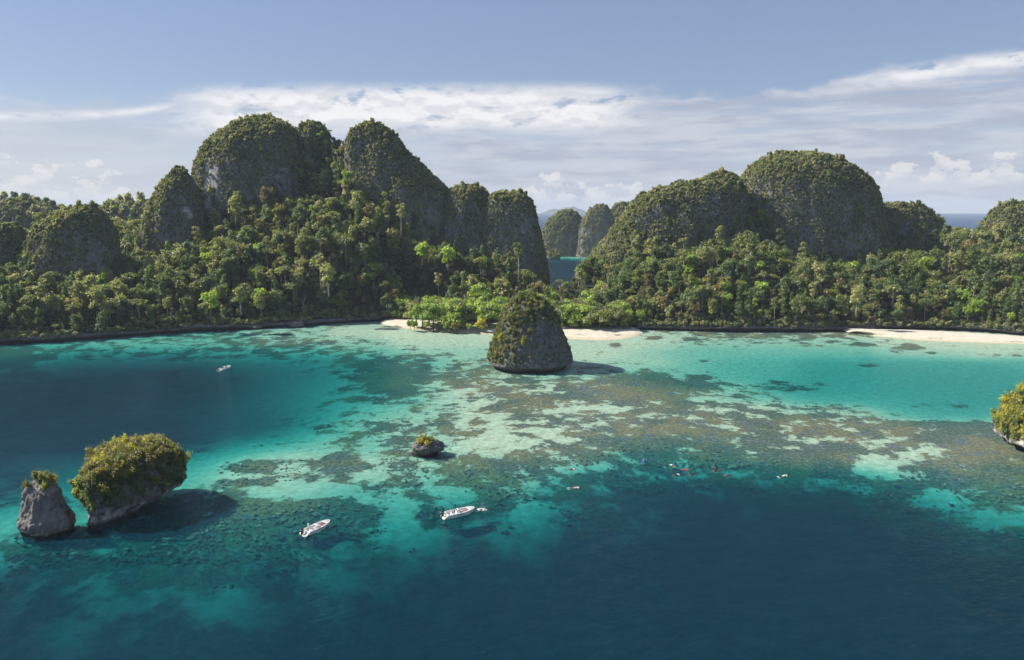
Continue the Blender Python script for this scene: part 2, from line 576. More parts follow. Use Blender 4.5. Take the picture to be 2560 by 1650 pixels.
def water_mat():
    m_, t, out = new_mat("sea_water")
    g = t.node("ShaderNodeNewGeometry")
    P = g.outputs["Position"]
    px, py, pz = t.sep(P)
    # wind ripples run roughly across the view, broken up by calmer lanes
    rot = t.node("ShaderNodeVectorRotate", {"Vector": P, "Angle": R(-28)}, rotation_type='Z_AXIS')
    W = t.scale(rot.outputs[0], (0.55, 1.0, 1.0))
    n1 = t.noise(W, 0.42, 2, 0.55, dim='2D')
    n2 = t.noise(W, 1.5, 2, 0.6, dim='2D')
    n3 = t.noise(P, 0.018, 1, 0.5, dim='2D')
    amp = t.smooth(n3, 0.38, 0.62, 0.55, 1.25)
    amp = t.m('MULTIPLY', amp, t.smooth(py, 800.0, 1600.0, 1.0, 3.2))
    h = t.m('ADD', t.m('MULTIPLY', n1, 1.0), t.m('MULTIPLY', n2, 0.42))
    b = t.node("ShaderNodeBump", {"Strength": 1.0, "Distance": t.m('MULTIPLY', amp, 0.46), "Height": h})
    dt = t.node("ShaderNodeVectorMath", {0: b.outputs[0], 1: g.outputs["Incoming"]}, operation='DOT_PRODUCT')
    cosv = t.m('ABSOLUTE', dt.outputs["Value"], clamp=True)
    fr = t.m('ADD', 0.02, t.m('MULTIPLY', t.m('POWER', t.m('SUBTRACT', 1.0, cosv, clamp=True), 5.0), 0.32), clamp=True)
    gl = t.node("ShaderNodeBsdfGlossy", {"Roughness": t.smooth(py, 800.0, 1600.0, 0.10, 0.30), "Normal": b.outputs[0]})
    tr = t.node("ShaderNodeBsdfTransparent", {"Color": (0.97, 0.985, 0.985, 1)})
    df = t.node("ShaderNodeBsdfDiffuse", {"Color": t.mix(t.smooth(py, 850.0, 1700.0), (0.001, 0.017, 0.029), (0.002, 0.030, 0.105)), "Normal": b.outputs[0]})
    ad = t.node("ShaderNodeAddShader")
    t.l.new(tr.outputs[0], ad.inputs[0])
    t.l.new(df.outputs[0], ad.inputs[1])
    mx = t.node("ShaderNodeMixShader", {0: fr, 1: ad.outputs[0], 2: gl.outputs[0]})
    t.l.new(mx.outputs[0], out.inputs["Surface"])
    mxa = max(ABS)
    va = t.node("ShaderNodeVolumeAbsorption", {"Color": (1 - ABS[0] / mxa, 1 - ABS[1] / mxa, 1 - ABS[2] / mxa, 1), "Density": mxa})
    t.l.new(va.outputs[0], out.inputs["Volume"])
    return m_


M["water"] = water_mat()

# ------------------------------------------------------------------ the sea floor
DEPTH_ROWS = [780, 800, 825, 850, 875, 900, 930, 960, 1000, 1040, 1080, 1120, 1160, 1200, 1250, 1300, 1350, 1400, 1470, 1540]
#               x = 0 100 200 ... 2400
DEPTH_TAB = [
    "4333332211000001111100000",
    "4433332222111111222221000",
    "4454444433222112333332211",
    "5788877754322122344555554",
    "9999997754221223344555555",
    "9999997654211112335555555",
    "9999997654211111223555555",
    "9999977643211111111224555",
    "9999998532211111111111111",
    "9999964332211112221111111",
    "8876532222222234432111111",
    "8765422222333345654543322",
    "7654333344454678888886543",
    "4444433345466678899998754",
    "4454444456677888999999976",
    "5555555677788999999999998",
    "7777777888899999999999999",
    "8877778889999999999999999",
    "8888888999999999999999999",
    "9888889999999999999999999",
]
CORAL_TAB = [
    "5555555431000014677764100",
    "5544466654211122444433110",
    "7655566554433221000013233",
    "6211222367555331000010000",
    "6666600268766556411210000",
    "6666600058565658842100000",
    "6666600266447488633210000",
    "6666600343456466766543100",
    "6666603456655567867777889",
    "6666612356534678887675799",
    "4000125546678666779994689",
    "4000035635577678877656889",
    "4444565445566788889999569",
    "2356888885654588899999855",
    "4588888855555888999999988",
    "5788888755688899999999999",
    "6777777666899999999999999",
    "7766665788999999999999999",
    "7667888999999999999999999",
    "8888899999999999999999999",
]
OPT = np.array([0.35, 0.9, 2.6, 5.8, 9.0, 13.5, 20.0, 31.0, 46.0, 66.0])
# further patches read off the picture: x, y, rx, ry, change of coral cover, change of optical depth level
PATCH = [
    (800, 1330, 45, 40, -0.43, -1.04), (780, 1390, 50, 25, -0.36, -1.28), (480, 1390, 60, 28, -0.36, -1.04), (560, 1400, 40, 40, -0.36, -0.96), (240, 1395, 50, 22, -0.29, -0.80),
    (150, 1460, 50, 30, -0.29, -0.80), (290, 1360, 25, 10, -0.29, -0.80), (930, 1215, 45, 40, -0.43, -0.96), (1000, 1260, 40, 20, -0.29, -0.64),
    (1240, 1180, 45, 45, -0.43, -1.20), (1270, 1250, 35, 30, -0.36, -1.04), (1540, 1205, 30, 18, -0.36, -0.96), (1480, 1215, 40, 20, -0.22, -0.56),
    (1760, 1190, 30, 16, -0.36, -0.96), (1600, 1105, 60, 9, -0.43, -1.28), (1740, 1102, 45, 8, -0.50, -1.44), (2330, 1205, 70, 18, -0.29, -0.80), (2200, 1160, 90, 12, -0.29, -0.96),
    (640, 1060, 70, 10, -0.5, -0.6), (520, 1075, 70, 12, -0.4, -0.6), (650, 1150, 90, 14, -0.5, -0.5), (560, 1090, 65, 18, 0.55, 0.0), (775, 1090, 40, 35, 0.5, 0.0),
    (560, 1128, 40, 12, 0.45, 0.0), (890, 880, 75, 38, 0.30, 0.0), (1480, 905, 110, 22, 0.45, 0.0), (1240, 940, 55, 16, 0.35, 0.0), (1420, 955, 60, 8, -0.35, 0.0),
    (2200, 945, 90, 6, 0.35, 0.3), (1860, 905, 70, 9, 0.55, 0.4), (1800, 893, 30, 6, 0.5, 0.3), (2030, 853, 35, 6, 0.55, 0.3), (1630, 842, 16, 4, 0.6, 0.0),
    (1510, 791, 18, 4, 0.7, 0.0), (1590, 793, 16, 4, 0.7, 0.0), (1420, 807, 15, 4, 0.7, 0.0), (2125, 810, 30, 5, 0.7, 0.0), (2180, 820, 14, 4, 0.6, 0.0), (2020, 803, 40, 5, 0.5, 0.0),
    (1640, 880, 25, 6, 0.4, 0.0), (1730, 925, 40, 6, 0.3, 0.0), (40, 835, 60, 14, 0.4, -0.8), (1250, 1010, 60, 16, -0.15, 0.0), (1150, 1030, 60, 14, -0.25, 0.0),
    (1380, 1090, 60, 10, -0.35, -0.4), (1060, 1150, 60, 14, -0.4, -0.6), (750, 1140, 60, 20, -0.3, 0.0), (1220, 905, 70, 10, 0.1, 0.0), (2050, 1085, 55, 18, -0.45, 0.0), (2190, 1070, 60, 16, -0.2, 0.0),
    (735, 1240, 60, 22, 0.3, 0.5), (1075, 1205, 70, 18, 0.3, 1.0), (430, 1240, 60, 20, 0.2, 0.0), (330, 1165, 60, 10, -0.2, 0.0), (60, 1215, 60, 8, -0.4, -0.4), (230, 1285, 40, 18, -0.3, -0.3), (620, 1215, 130, 35, 0.25, 0.0),
]


def table(tab, x, y):
    T = np.array([[int(c) for c in r] for r in tab], float)
    x = np.clip(np.asarray(x, float) / 100.0, 0, 24 - 1e-6)
    yi = np.interp(y, DEPTH_ROWS, np.arange(len(DEPTH_ROWS)))
    yi = np.clip(yi, 0, len(DEPTH_ROWS) - 1 - 1e-6)
    i, j = yi.astype(int), x.astype(int)
    a, b = yi - i, x - j
    a = a * a * (3 - 2 * a)
    b = b * b * (3 - 2 * b)
    return (T[i, j] * (1 - a) * (1 - b) + T[i, j + 1] * (1 - a) * b + T[i + 1, j] * a * (1 - b) + T[i + 1, j + 1] * a * b)


def sea_floor(X, Y):
    """depth in metres and coral cover 0..1 of the bay's floor"""
    P3 = xyz(X, Y)
    wx = fbm(P3, 0.06, 4, 5) * 46 + fbm(P3, 0.02, 3, 8) * 75
    wy = fbm(P3, 0.07, 4, 15) * 10 + fbm(P3, 0.02, 2, 16) * 10
    d = np.full(X.shape, 1.0)
    for it in range(3):
        px_, py_ = pix(X, Y, -d)
        pyw = py_ + wy * np.clip((py_ - 760) / 200, 0.15, 2.0)
        lev = table(DEPTH_TAB, px_ + wx, pyw)
        cor = table(CORAL_TAB, px_ + wx, pyw) / 9.0
        for (cx, cy_, rx, ry, dc, dl) in PATCH:
            g = np.exp(-(((px_ + 0.35 * wx - cx) / rx) ** 2 + ((py_ + 0.4 * wy - cy_) / ry) ** 2) ** 1.3 * 0.8)
            cor = cor + g * dc
            lev = lev + g * dl
        lev = np.clip(lev, 0, 9)
        L = np.interp(lev, np.arange(10), OPT) * 0.4
        sv = CAM_H / np.sqrt(X ** 2 + Y ** 2 + CAM_H ** 2)
        nd = L / (1 / sv + 1 / math.sin(SUN_EL))
        d = 0.5 * d + 0.5 * nd
    return nd, np.clip(cor, 0, 1)


rows, cols = 430, 640
Yr = np.geomspace(52, 345, rows)
Uc = np.linspace(-1.0, 1.0, cols)
Xg = (Yr[:, None] * Uc[None, :] * 0.98).ravel()
Yg = np.repeat(Yr, cols)
Dg, Cg = sea_floor(Xg, Yg)


def soften(a, n, times):
    a = a.reshape(rows, cols)
    k = np.ones(n) / n
    for _ in range(times):
        a = np.apply_along_axis(lambda r_: np.convolve(np.pad(r_, n // 2, mode='edge'), k, 'valid'), 1, a)
        a = np.apply_along_axis(lambda r_: np.convolve(np.pad(r_, n // 2, mode='edge'), k, 'valid'), 0, a)
    return a.ravel()


deep = soften(Dg, 21, 3)            # drop-offs are slopes of rubble and sand, not walls
wgt = np.clip(deep / 0.9, 0, 1)
Dg = soften(Dg, 5, 1) * (1 - wgt) + deep * wgt
relief = fbm(xyz(Xg, Yg), 0.55, 4, 44) * 0.5 + 0.5
Zg = -Dg - 0.05 + np.clip(Cg, 0, 1) * (relief - 0.45) * np.clip(Dg * 0.35, 0.0, 0.55)
Zg = np.minimum(Zg, -0.03)
edge_drop = np.maximum(np.abs(Xg / (0.98 * Yg)) - 0.93, 0) / 0.07
Zg = Zg * (1 - edge_drop) + edge_drop * -25.5
Zg[Yg < 54] = -25.5
bed_me = np_mesh("seabed", np.stack([Xg, Yg, Zg], -1), grid_faces(rows, cols), [M["seabed"]], smooth=True, attrs={"coral": Cg})
bed = put("seabed", bed_me, kind="structure", label="pale sand and brown coral reef floor of the bay", cat="seabed")

# deep floor under everything, and the shelf of the lagoon behind the hills
FAR = 8500.0
mb = MB()
mb.add([[-FAR, -2500, -26], [FAR, -2500, -26], [FAR, FAR, -26], [-FAR, FAR, -26]], [[0, 1, 2, 3]])
me = mb.mesh("deep_seabed", [M["seabed"]])
me.attributes.new("coral", 'FLOAT', 'POINT').data.foreach_set("value", [0.5] * 4)
put("deep_seabed", me, kind="structure", label="deep sea floor beyond the reef", cat="seabed")

lr, lc = 60, 90
LX, LY = np.meshgrid(np.linspace(-80, 260, lc), np.linspace(430, 900, lr))
LX, LY = LX.ravel(), LY.ravel()
lpx, lpy = pix(LX, LY, 0.0)
ld = np.interp(lpy + fbm(xyz(LX, LY), 0.02, 3, 3) * 5, [570, 590, 596, 600, 604, 610, 640], [0.15, 0.06, 0.06, 0.12, 0.6, 2.5, 5.0])
me = np_mesh("lagoon_seabed", np.stack([LX, LY, -ld], -1), grid_faces(lr, lc), [M["seabed"]], smooth=True, attrs={"coral": np.where(lpy < 606, 0.45, 0.15)})
put("lagoon_seabed", me, kind="structure", label="shallow sandy floor of the lagoon behind the gap", cat="seabed")

# coral heads standing on the reef
CORAL_M, t, out = new_mat("coral_heads")
oi = t.node("ShaderNodeObjectInfo")
tcx = t.node("ShaderNodeTexCoord")
nz_ = t.noise(tcx.outputs["Object"], 3.0, 4, 0.65)
cc = t.ramp(oi.outputs["Random"], [(0.05, (0.060, 0.060, 0.040)), (0.35, (0.105, 0.085, 0.050)), (0.6, (0.165, 0.120, 0.060)), (0.8, (0.090, 0.095, 0.060)), (0.95, (0.24, 0.20, 0.12))])
cc = t.mix(t.m('MULTIPLY', t.smooth(nz_, 0.5, 0.7), 0.6), cc, (0.30, 0.26, 0.18))
t.l.new(t.node("ShaderNodeBsdfDiffuse", {"Color": cc}).outputs[0], out.inputs[0])
CORAL_POINTS = []
rc = np.random.default_rng(99)
nq = 60000
qx_, qy_ = rc.uniform(0, 2389, nq), rc.uniform(870, 1330, nq)
cX, cY = ground(qx_, qy_)
cD, cC = sea_floor(cX, cY)
lump = fbm(xyz(cX, cY), 0.16, 3, 55)
kk = (rc.random(nq) < np.clip((cC - 0.45) * 1.6 + lump * 1.2, 0, 1) * 0.35) & (cD > 0.12) & (cD < 2.6)
cX, cY, cD = cX[kk], cY[kk], cD[kk]
cS = np.minimum(0.20 + 0.36 * rc.random(len(cX)) ** 2.0, cD * 1.3)
CORAL_POINTS = (np.stack([cX, cY, -cD - 0.05], -1), cS)

# the water body: a closed slab
mb = MB()
F2 = FAR - 100
v = [[-F2, -2400, -27], [F2, -2400, -27], [F2, F2, -27], [-F2, F2, -27], [-F2, -2400, 0], [F2, -2400, 0], [F2, F2, 0], [-F2, F2, 0]]
mb.add(v, [[3, 2, 1, 0], [4, 5, 6, 7], [0, 1, 5, 4], [1, 2, 6, 5], [2, 3, 7, 6], [3, 0, 4, 7]])
put("sea_water", mb.mesh("sea_water", [M["water"]]), kind="structure", label="clear turquoise to deep blue sea water", cat="sea")

# ------------------------------------------------------------------ land: shoreline, hillside, beaches
SHORE = [(-420, 822), (-200, 815), (0, 803), (150, 796), (300, 784), (450, 774), (600, 766), (750, 758), (880, 750), (940, 748), (1050, 751), (1150, 756),
         (1300, 759), (1420, 761), (1480, 769), (1520, 770), (1700, 775), (1850, 775), (2000, 771), (2100, 770), (2200, 770), (2300, 775), (2389, 783), (2500, 792), (2800, 812)]
sx, sy = ground(np.array([p[0] for p in SHORE]), np.array([p[1] for p in SHORE]))
BEACH_A, BEACH_B = ground(885, 750)[0], ground(1490, 769)[0]
BEACH_C = ground(2000, 771)[0]


def shore_y(X):
    X = np.asarray(X, float)
    y = np.interp(X, sx, sy)
    return y + fbm(xyz(X, 0 * X), 0.07, 3, 71) * 1.6


# canopy heights read off the picture: x, y, distance -> ground a few metres lower
CANOPY = [
    (-250, 640, 335), (-250, 600, 380), (0, 640, 330), (0, 705, 303), (150, 655, 326), (150, 720, 302), (320, 560, 398), (320, 650, 336), (320, 715, 308), (400, 605, 366), (400, 690, 318),
    (500, 500, 394), (500, 600, 346), (500, 700, 312), (600, 485, 398), (600, 600, 350), (600, 690, 316), (690, 470, 405), (780, 310, 432), (780, 400, 405), (750, 500, 378), (750, 600, 345), (750, 690, 317),
    (900, 525, 376), (900, 600, 350), (900, 690, 322), (1050, 575, 372), (1050, 645, 342), (1050, 700, 328), (1200, 625, 366), (1200, 695, 332), (1300, 660, 362), (1300, 715, 333),
    (1400, 615, 372), (1358, 622, 378), (1390, 602, 381), (1400, 695, 335), (1500, 560, 378), (1500, 640, 338), (1620, 600, 356), (1620, 690, 318), (1735, 470, 404), (1750, 570, 366), (1750, 680, 318),
    (1900, 640, 344), (1900, 630, 386), (1840, 605, 388), (1780, 545, 392), (1700, 550, 388), (2045, 575, 402), (2020, 600, 392), (1490, 565, 388), (1510, 590, 372), (2150, 585, 396), (1980, 625, 390), (2100, 605, 398), (2040, 640, 370), (1620, 610, 385), (1560, 605, 385), (400, 608, 382), (950, 545, 388), (1010, 580, 388), (1100, 605, 386), (1200, 620, 386), (150, 655, 338), (1900, 700, 314), (2100, 600, 354), (2100, 690, 314), (2250, 592, 392), (2250, 645, 345), (2250, 705, 310), (2389, 550, 396), (2389, 620, 345), (2389, 700, 306), (2650, 520, 390), (2650, 640, 330),
]
TREE_H = 6.5
cp = []
for (x, y, Y) in CANOPY:
    X, Z = atY(x, y, Y)
    cp.append((X, Y, max(Z - TREE_H, 1.5)))
for X in np.linspace(-330, 330, 34):
    Y0 = float(np.interp(X, sx, sy))
    flat = BEACH_A - 4 < X < BEACH_B + 4
    cp.append((X, Y0, 1.6 if not flat else 1.2))
    cp.append((X, Y0 + 7, 5.0 if not flat else 1.7))
    if flat:
        cp.append((X, Y0 + 16, 3.0))
    if X < 10:
        cp.append((X, 500, 22))
        cp.append((X, 560, -6))
    elif X < 64:
        cp.append((X, 384, 3.0))
        cp.append((X, 398, -2.5))
        cp.append((X, 445, -6.0))
        cp.append((X, 485, -7.0))
        cp.append((X, 520, -8.0))
        cp.append((X, 560, -8.0))
    else:
        cp.append((X, 480, 22 if X > 110 else -4.0))
        cp.append((X, 560, -6))
cp = np.array(cp)


def rbf_fit(p, val):
    d = np.linalg.norm(p[:, None] - p[None], axis=2)
    A = d + np.eye(len(p)) * 2.0
    n = len(p)
    Q = np.zeros((n + 3, n + 3))
    Q[:n, :n] = A
    Q[:n, n] = 1
    Q[:n, n + 1:] = p
    Q[n, :n] = 1
    Q[n + 1:, :n] = p.T
    return np.linalg.solve(Q, np.concatenate([val, np.zeros(3)]))


S_RBF = np.array([1.0, 1.25])
coef = rbf_fit(cp[:, :2] * S_RBF, cp[:, 2])


def land_z(X, Y):
    q = np.stack([X, Y], -1) * S_RBF
    out = np.empty(len(q))
    for i in range(0, len(q), 20000):
        d = np.linalg.norm(q[i:i + 20000, None] - (cp[:, :2] * S_RBF)[None], axis=2)
        out[i:i + 20000] = d @ coef[:-3] + coef[-3] + q[i:i + 20000] @ coef[-2:]
    P3 = xyz(X, Y)
    inl = np.clip((Y - shore_y(X)) / 25.0, 0, 1)
    dsh = Y - shore_y(X)
    out = np.minimum(out, 1.9 + 1.05 * np.maximum(dsh, 0))
    out = out + inl * (fbm(P3, 0.06, 3, 91) * 3.0 + fbm(P3, 0.2, 2, 92) * 0.9)
    return out


nr_, nc_ = 130, 300
tt = np.linspace(0, 1, nr_) ** 1.25
GX = np.linspace(-330, 330, nc_)
HX = np.tile(GX, nr_)
y0 = shore_y(GX) + 0.9
HY = (y0[None, :] + tt[:, None] * (562 - y0[None, :])).ravel()
HZ = land_z(HX, HY)
hill_me = np_mesh("hillside", np.stack([HX, HY, HZ], -1), grid_faces(nr_, nc_), [M["soil"]], smooth=True)
put("hillside_terrain", hill_me, kind="structure", label="steep forested ground rising from the bay to the karst hills", cat="hillside")


def strip(name, Xs, prof, mat, seed, jit, label, cat, kind="structure"):
    """rock ledge along the shoreline; prof = (offset inland, z) from top to water"""
    n = len(Xs)
    Y0 = shore_y(Xs)
    vs = []
    big = fbm(xyz(Xs, 0 * Xs), 0.10, 3, seed) * 0.9
    for k, (off, z) in enumerate(prof):
        P3 = np.stack([Xs * 0.5, np.full(n, k * 1.7), np.zeros(n)], -1)
        o = off + jit * fbm(P3, 0.8, 4, seed + 3) * (1.0 if k else 0.3) - big * (1 if 0 < k < len(prof) - 2 else 0.5)
        zz = z + (fbm(P3, 0.6, 3, seed + 9) * 0.6 * jit + np.maximum(big, -0.3) * 0.8 if 0 < k < len(prof) - 2 else 0) + 0 * Xs
        vs.append(np.stack([Xs + fbm(P3, 0.9, 2, seed + 5) * 0.3, Y0 + o, zz], -1))
    v = np.concatenate(vs)
    me_ = np_mesh(name, v, grid_faces(len(prof), n)[:, ::-1], [mat], smooth=True)
    return put(name, me_, kind=kind, label=label, cat=cat)


LEDGE = [(3.0, 2.6), (1.4, 2.5), (0.3, 2.3), (-0.4, 1.9), (-0.7, 1.45), (-0.3, 1.10), (0.9, 0.85), (1.9, 0.45), (2.1, -0.3), (2.0, -1.6)]
strip("shore_cliff", np.arange(-300, BEACH_A + 1, 0.6), LEDGE, M["ledge"], 201, 0.8, "grey undercut limestone ledge along the western shore of the bay", "shore cliff")
strip("shore_cliff", np.arange(BEACH_B - 1, BEACH_C + 8, 0.6), LEDGE, M["ledge"], 231, 0.9, "grey undercut limestone ledge between the two beaches", "shore cliff")
strip("shore_cliff", np.arange(BEACH_C + 8, 300, 0.6), [(o + 0.5, z * 0.95) for o, z in LEDGE], M["ledge"], 251, 0.8, "low grey rock ledge behind the small eastern beach", "shore cliff")


def beach(A, B, label):
    nn = 160
    ax, ay = ground(np.array([p[0] for p in A]), np.array([p[1] for p in A]))
    bx, by = ground(np.array([p[0] for p in B]), np.array([p[1] for p in B]), 1.0)
    s_ = np.linspace(0, 1, nn)
    ka, kb = np.linspace(0, 1, len(A)), np.linspace(0, 1, len(B))
    a = np.stack([np.interp(s_, ka, ax), np.interp(s_, ka, ay)], -1)
    b = np.stack([np.interp(s_, kb, bx), np.interp(s_, kb, by)], -1)
    a[:, 1] += fbm(xyz(a[:, 0], 0 * s_), 0.12, 3, 12) * 0.8
    d = b - a
    ends = np.clip(np.minimum(s_, 1 - s_) / 0.05, 0, 1)
    vs = []
    for q, z in ((-0.9, -0.55), (-0.35, -0.2), (0.0, 0.04), (0.2, 0.28), (0.45, 0.55), (0.7, 0.85), (1.0, 1.10), (1.5, 1.15), (2.0, 1.1)):
        g = a + d * min(q, 1.0)
        if q < 0:
            g = a + np.array([0, q * 9.0])
        if q > 1:
            g = b + np.array([0, (q - 1) * 11.0])
        zz = z + fbm(xyz(g[:, 0], g[:, 1]), 0.3, 2, 4) * 0.06 * (1 if q > 0 else 0.2)
        vs.append(np.stack([g[:, 0], g[:, 1], zz * (0.35 + 0.65 * ends) - 0.1 * (1 - ends)], -1))
    me_ = np_mesh("beach", np.concatenate(vs), grid_faces(9, nn), [M["sand"]], smooth=True)
    return put("beach", me_, kind="structure", label=label, cat="beach")


beach([(885, 755), (950, 766), (1050, 774), (1130, 779), (1230, 786), (1330, 790), (1400, 793), (1450, 790), (1500, 778)],
      [(885, 750), (940, 748), (1050, 752), (1150, 757), (1230, 759), (1300, 760), (1380, 760), (1450, 764), (1500, 772)], "white sand beach behind the cone-shaped islet")
beach([(1980, 774), (2050, 784), (2150, 793), (2250, 798), (2389, 801), (2480, 806)],
      [(1980, 772), (2050, 778), (2150, 780), (2250, 784), (2389, 793), (2480, 799)], "narrow white sand beach at the eastern end of the bay")

# ------------------------------------------------------------------ karst hills
HILLS = []      # (verts, quads, shrub scale, density, seed, name)


def ring_body(cx, cy_, rx, ry, z, seed, amp, nth=96, power=2.25, plan=None, flute=0.03, nscale=0.09):
    """stack of horizontal rings -> verts, quads, plus closing apex"""
    th = np.arange(nth) / nth * 2 * np.pi
    c, s_ = np.cos(th), np.sin(th)
    if plan is None:
        rr = (np.abs(c) ** power + np.abs(s_) ** power) ** (-1 / power)
    else:
        rr = plan(th)
    vs = []
    for k in range(len(z)):
        vs.append(np.stack([cx[k] + rx[k] * rr * c, cy_[k] + ry[k] * rr * s_, np.full(nth, z[k])], -1))
    v = np.concatenate(vs)
    out = np.tile(np.stack([c, s_, 0 * c], -1), (len(z), 1))
    rad = np.repeat(np.minimum(rx, ry), nth)
    sh = np.clip(rad / (amp * 3.0 + 1e-6), 0.1, 1)
    pst = v * np.array([1, 1, 0.6])
    n = fbm(pst, nscale, 4, seed) * amp + fbm(v * np.array([1, 1, 0.30]), nscale * 3.0, 3, seed + 40) * amp * 0.34
    fl = np.sin(np.tile(th, len(z)) * 7 + fbm(v, nscale * 0.6, 2, seed + 7) * 4) * flute * rad
    v = v + out * ((n + fl) * sh)[:, None]
    v[:, 2] += fbm(v, nscale * 1.5, 3, seed + 11) * amp * 0.35 * np.clip((np.repeat(z, nth) - z.min()) / (np.ptp(z) + 1e-6) * 3, 0, 1)
    q = grid_faces(len(z), nth, True)
    apex = np.array([[v[:nth, 0].mean(), v[:nth, 1].mean(), v[:nth, 2].max() + 0.15 * amp]])
    i = np.arange(nth)
    t = np.stack([i, np.full(nth, len(v)), (i + 1) % nth], -1)
    return np.concatenate([v, apex]), q[:, ::-1], t


def karst(name, Yc, rows_, kdepth, seed, amp, label, shrub=1.0, dens=1.0, bottom=-2.0, scars=(), nz=46, nth=110, power=2.3, flute=0.03):
    ys = np.array([r[0] for r in rows_], float)
    xl = np.array([r[1] for r in rows_], float)
    xr = np.array([r[2] for r in rows_], float)
    L, Z = atY(xl, ys, Yc)
    Rr, _ = atY(xr, ys, Yc)
    # even spacing along the profile
    seg = np.concatenate([[0], np.cumsum(np.hypot(np.diff(Z), np.diff((Rr - L) / 2)))])
    u = np.linspace(0, 1, nz) * seg[-1]
    zz, l_, r_ = (np.interp(u, seg, a) for a in (Z, L, Rr))
    ker = np.array([1, 2, 3, 2, 1.0])
    ker /= ker.sum()

    def sm(a):
        b = np.convolve(np.pad(a, 2, mode='edge'), ker, 'valid')
        b[0], b[-1] = a[0], a[-1]
        return b
    zz, l_, r_ = sm(zz), sm(l_), sm(r_)
    if zz[-1] > bottom:
        zz = np.append(zz, bottom)
        l_ = np.append(l_, l_[-1] - 1.5)
        r_ = np.append(r_, r_[-1] + 1.5)
    cx = (l_ + r_) / 2
    rx = np.maximum((r_ - l_) / 2, 0.3)
    ry = np.minimum(rx * kdepth, rx.max() * kdepth)
    v, q, t = ring_body(cx, np.full(len(zz), float(Yc)), rx, ry, zz, seed, amp, nth=nth, power=power, flute=flute)
    sc = np.zeros(len(v))
    px_, py_ = pix(v[:, 0], v[:, 1], v[:, 2])
    for (sx_, sy_, rx_, ry_, a_) in scars:
        sc = np.maximum(sc, a_ * np.exp(-((px_ - sx_) / rx_) ** 2 - ((py_ - sy_) / ry_) ** 2) * (v[:, 1] < Yc + 2))
    me_ = np_mesh(name, v, [q, t], [M["cliff"]], smooth=True, attrs={"scar": sc})
    o = put(name, me_, kind="structure", label=label, cat="hill")
    HILLS.append((v, q, t, shrub, dens, seed, Yc, sc))
    return o


karst("karst_hill", 424, [(276, 606, 612), (283, 575, 645), (296, 548, 668), (315, 522, 684), (345, 490, 695), (375, 474, 702), (400, 467, 706), (440, 462, 710), (480, 466, 712), (520, 468, 716), (600, 466, 722)],
      1.0, 11, 2.6, "tallest karst hill of the bay with a pale scar on its western cliff", scars=[(488, 425, 22, 45, 1.0), (478, 465, 16, 30, 1.0), (505, 450, 16, 25, 0.7)], power=2.6, flute=0.025)
karst("karst_hill", 434, [(288, 722, 730), (293, 706, 748), (305, 698, 760), (330, 690, 768), (380, 684, 774), (450, 678, 782), (560, 670, 792)],
      1.1, 12, 1.8, "narrow shadowed karst knob beside the tallest hill")
karst("karst_hill", 412, [(292, 862, 872), (296, 840, 893), (305, 822, 908), (325, 808, 925), (350, 804, 944), (380, 806, 968), (410, 812, 1000), (440, 818, 1044), (470, 822, 1058), (520, 826, 1075), (620, 830, 1092)],
      0.62, 13, 2.4, "broad karst hill with a long slope falling east toward the gap", power=2.5, flute=0.02)
karst("karst_hill", 404, [(437, 1088, 1096), (440, 1065, 1118), (447, 1050, 1135), (470, 1040, 1146), (520, 1032, 1152), (600, 1024, 1160), (650, 1018, 1166)],
      0.9, 14, 1.6, "flat-topped karst shoulder between the long slope and the gap cliff")
karst("karst_hill", 400, [(452, 1180, 1205), (457, 1150, 1222), (466, 1138, 1236), (482, 1130, 1244), (510, 1124, 1252), (560, 1118, 1263), (600, 1114, 1272), (640, 1112, 1279), (690, 1110, 1284)],
      0.75, 15, 1.4, "dark karst cliff standing at the western side of the gap", power=3.2, flute=0.015)
karst("karst_hill", 392, [(394, 419, 423), (402, 406, 434), (420, 388, 446), (445, 372, 458), (470, 360, 466), (500, 346, 470), (535, 334, 472), (570, 328, 470), (620, 324, 468)],
      0.95, 16, 1.5, "pointed cone-shaped karst peak west of the tallest hill", scars=[(432, 492, 14, 10, 0.9), (444, 503, 7, 7, 1.0)])
karst("karst_hill", 350, [(487, 195, 204), (491, 170, 222), (500, 145, 234), (515, 116, 245), (535, 92, 256), (560, 80, 266), (600, 74, 274), (650, 70, 280), (700, 66, 284)],
      0.85, 17, 1.6, "steep dark karst dome near the western shore")
karst("karst_hill", 352, [(528, 8, 22), (534, -18, 42), (548, -42, 58), (570, -58, 68), (600, -70, 74), (640, -80, 80), (700, -86, 84)],
      0.8, 18, 1.5, "dark karst dome cut by the western picture edge")
karst("karst_hill", 406, [(402, 1682, 1692), (410, 1662, 1712), (425, 1640, 1728), (440, 1560, 1738), (455, 1510, 1744), (475, 1478, 1748), (510, 1452, 1750), (550, 1420, 1750), (590, 1392, 1752), (640, 1352, 1756)],
      0.5, 19, 1.8, "scrub-covered karst ridge with a rounded eastern summit, east of the gap", power=2.4)
karst("karst_hill", 420, [(362, 1850, 1870), (366, 1815, 1905), (376, 1780, 1945), (392, 1752, 1978), (412, 1736, 2004), (440, 1728, 2026), (470, 1724, 2038), (500, 1722, 2043), (560, 1720, 2048), (660, 1716, 2052)],
      0.75, 20, 2.2, "great rounded karst dome east of the gap", power=2.5)
karst("karst_hill", 430, [(480, 2100, 2135), (484, 2060, 2148), (494, 2046, 2162), (509, 2036, 2178), (529, 2030, 2192), (564, 2024, 2210), (640, 2016, 2230)],
      0.6, 21, 1.6, "low scrubby karst hill beside the great rounded dome")
